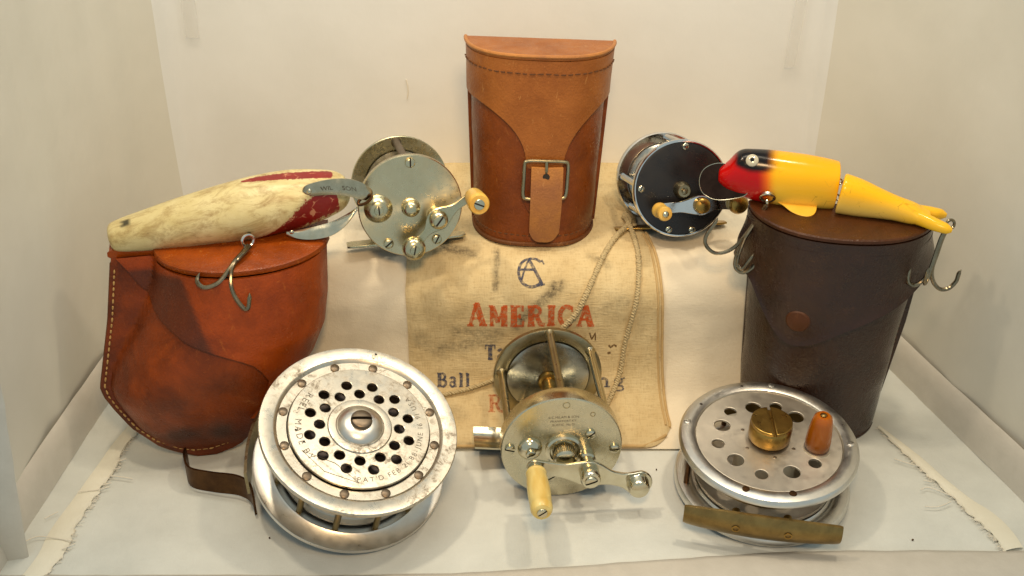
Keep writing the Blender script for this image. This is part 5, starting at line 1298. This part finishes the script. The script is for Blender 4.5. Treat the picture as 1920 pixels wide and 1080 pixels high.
# belly fin and hook hanger cup
fo = J0 + jx * 2.55 - jy * 0.70 - jz * 0.72
ol = [(-0.1, 0.10), (0.15, -0.14), (0.45, -0.44), (0.8, -0.62), (1.12, -0.64), (1.36, -0.46), (1.46, -0.1), (1.4, 0.2), (0.7, 0.2)]
ol = [(p.x, p.y) for p in catmull([(a, b, 0) for a, b in ol], 5, True)]
V, Fc = plate([ol], 0.05, 0.015); mk('belly_fin', *xf((V, Fc), frame_m(fo, jx, (jz * 0.30 + jy * 0.954), jx.cross(jz * 0.30 + jy * 0.954))), 'fin_paint', l2, world=True)
hc = J0 + jx * 2.03 - jy * 0.72 - jz * 0.52; hn = (-jy * 0.86 - jz * 0.5).normalized()
cup = mk('hanger_cup', *xf(ring([(0.33, -0.05), (0.33, 0.05), (0.28, 0.08), (0.20, 0.02), (0.16, -0.05)], 32), along(hc, hc + hn)), 'nickel', l2, world=True)
mk('hanger_cup_floor', *xf(lathe([(0.24, -0.02), (0.001, -0.03)], 24), along(hc, hc + hn)), 'bronze_dark', l2, world=True)
he = hc + hn * 0.2 + Vector((0.0, 0, -0.05)); eye_ring(he, jx * 0.9 + jz * 0.3, 0.14, 0.05, l2, 'screw_eye', 'nickel')
# diving lip and nose rivet
lc = J0 + jx * 0.15 - jz * 0.30 - jy * 0.15; ln_ = (Vector((-0.30, -0.82, 0.45))).normalized()
lxx = Vector((-0.9, 0.3, -0.1)); lxx = (lxx - ln_ * lxx.dot(ln_)).normalized(); lyy = ln_.cross(lxx)
ol = [(p.x, p.y) for p in catmull([(-1.1, 0.42, 0), (-0.5, 0.68, 0), (0.2, 0.74, 0), (0.72, 0.48, 0), (0.88, 0.0, 0), (0.72, -0.48, 0), (0.2, -0.74, 0), (-0.5, -0.68, 0), (-1.1, -0.42, 0)], 6, True)]
V, Fc = plate([ol], 0.04, 0.012); V = [(x, y, z + 0.10 * (x * x + y * y)) for x, y, z in V]
mk('diving_lip', *xf((V, Fc), frame_m(lc, lxx, lyy, ln_)), 'lip_dark_reflection', l2, world=True)
mk('lip_rim', *xf(tube([Vector((x, y, 0.10 * (x * x + y * y) + 0.02)) for x, y in ol], 0.013, 6, True), frame_m(lc, lxx, lyy, ln_)), 'nickel', l2, world=True)
rv = lc - lxx * 0.62 - lyy * 0.2 * 0 + Vector((0.1, 0, -0.45)); mk('rivet', *xf(lathe([(0.09, 0), (0.07, 0.06), (0.001, 0.08)], 16), along(rv, rv + ln_)), 'nickel', l2, world=True)
# front treble hook
hook([he + Vector((-0.05, -0.08, -0.1)), (10.0, 39.75, 10.2), (9.72, 39.65, 9.7), (9.35, 39.55, 9.15), (8.9, 39.5, 8.75), (8.35, 39.5, 8.65), (7.95, 39.55, 9.0), (7.95, 39.6, 9.4), (8.25, 39.65, 9.95), (8.36, 39.68, 10.2)], 0.08, l2)
hook([he + Vector((0.0, -0.08, -0.1)), (10.03, 39.7, 10.2), (9.7, 39.55, 9.7), (9.42, 39.4, 9.2), (9.18, 39.25, 8.6), (9.2, 39.15, 8.15), (9.5, 39.1, 7.95), (9.85, 39.12, 8.15), (10.05, 39.2, 8.5), (10.2, 39.25, 8.75)], 0.08, l2)
hook([(9.5, 39.4, 9.4), (9.28, 39.15, 8.8), (9.22, 39.0, 8.35), (9.4, 38.9, 8.25), (9.62, 38.88, 8.6), (9.8, 38.9, 8.95)], 0.07, l2)
# tail eye and treble hook
te = Vector((17.15, 38.1, 10.72)); eye_ring(te, (0.2, -0.9, 0.3), 0.17, 0.06, l2)
mk('screw_shank', *tube([te + Vector((-0.15, 0.02, 0.0)), K0 + kx * 3.3 + kz * -0.17], 0.06, 8), 'steel_hook', l2, world=True)
hook([te + Vector((-0.1, -0.05, -0.12)), (16.85, 37.95, 10.2), (16.75, 37.9, 9.5), (16.66, 37.85, 8.9), (16.45, 37.8, 8.35), (16.1, 37.75, 8.15), (15.85, 37.75, 8.3), (15.78, 37.78, 8.7), (15.85, 37.8, 9.05)], 0.085, l2)
hook([te + Vector((-0.08, -0.05, -0.12)), (16.9, 37.95, 10.2), (16.8, 37.9, 9.5), (16.72, 37.85, 8.8), (16.85, 37.8, 8.3), (17.15, 37.75, 7.98), (17.5, 37.75, 8.0), (17.75, 37.78, 8.3), (17.8, 37.8, 8.65), (17.86, 37.8, 8.85)], 0.085, l2)
hook([(16.7, 37.85, 9.0), (16.6, 37.75, 8.5), (16.45, 37.6, 8.3), (16.4, 37.5, 8.7), (16.42, 37.5, 9.1)], 0.075, l2)
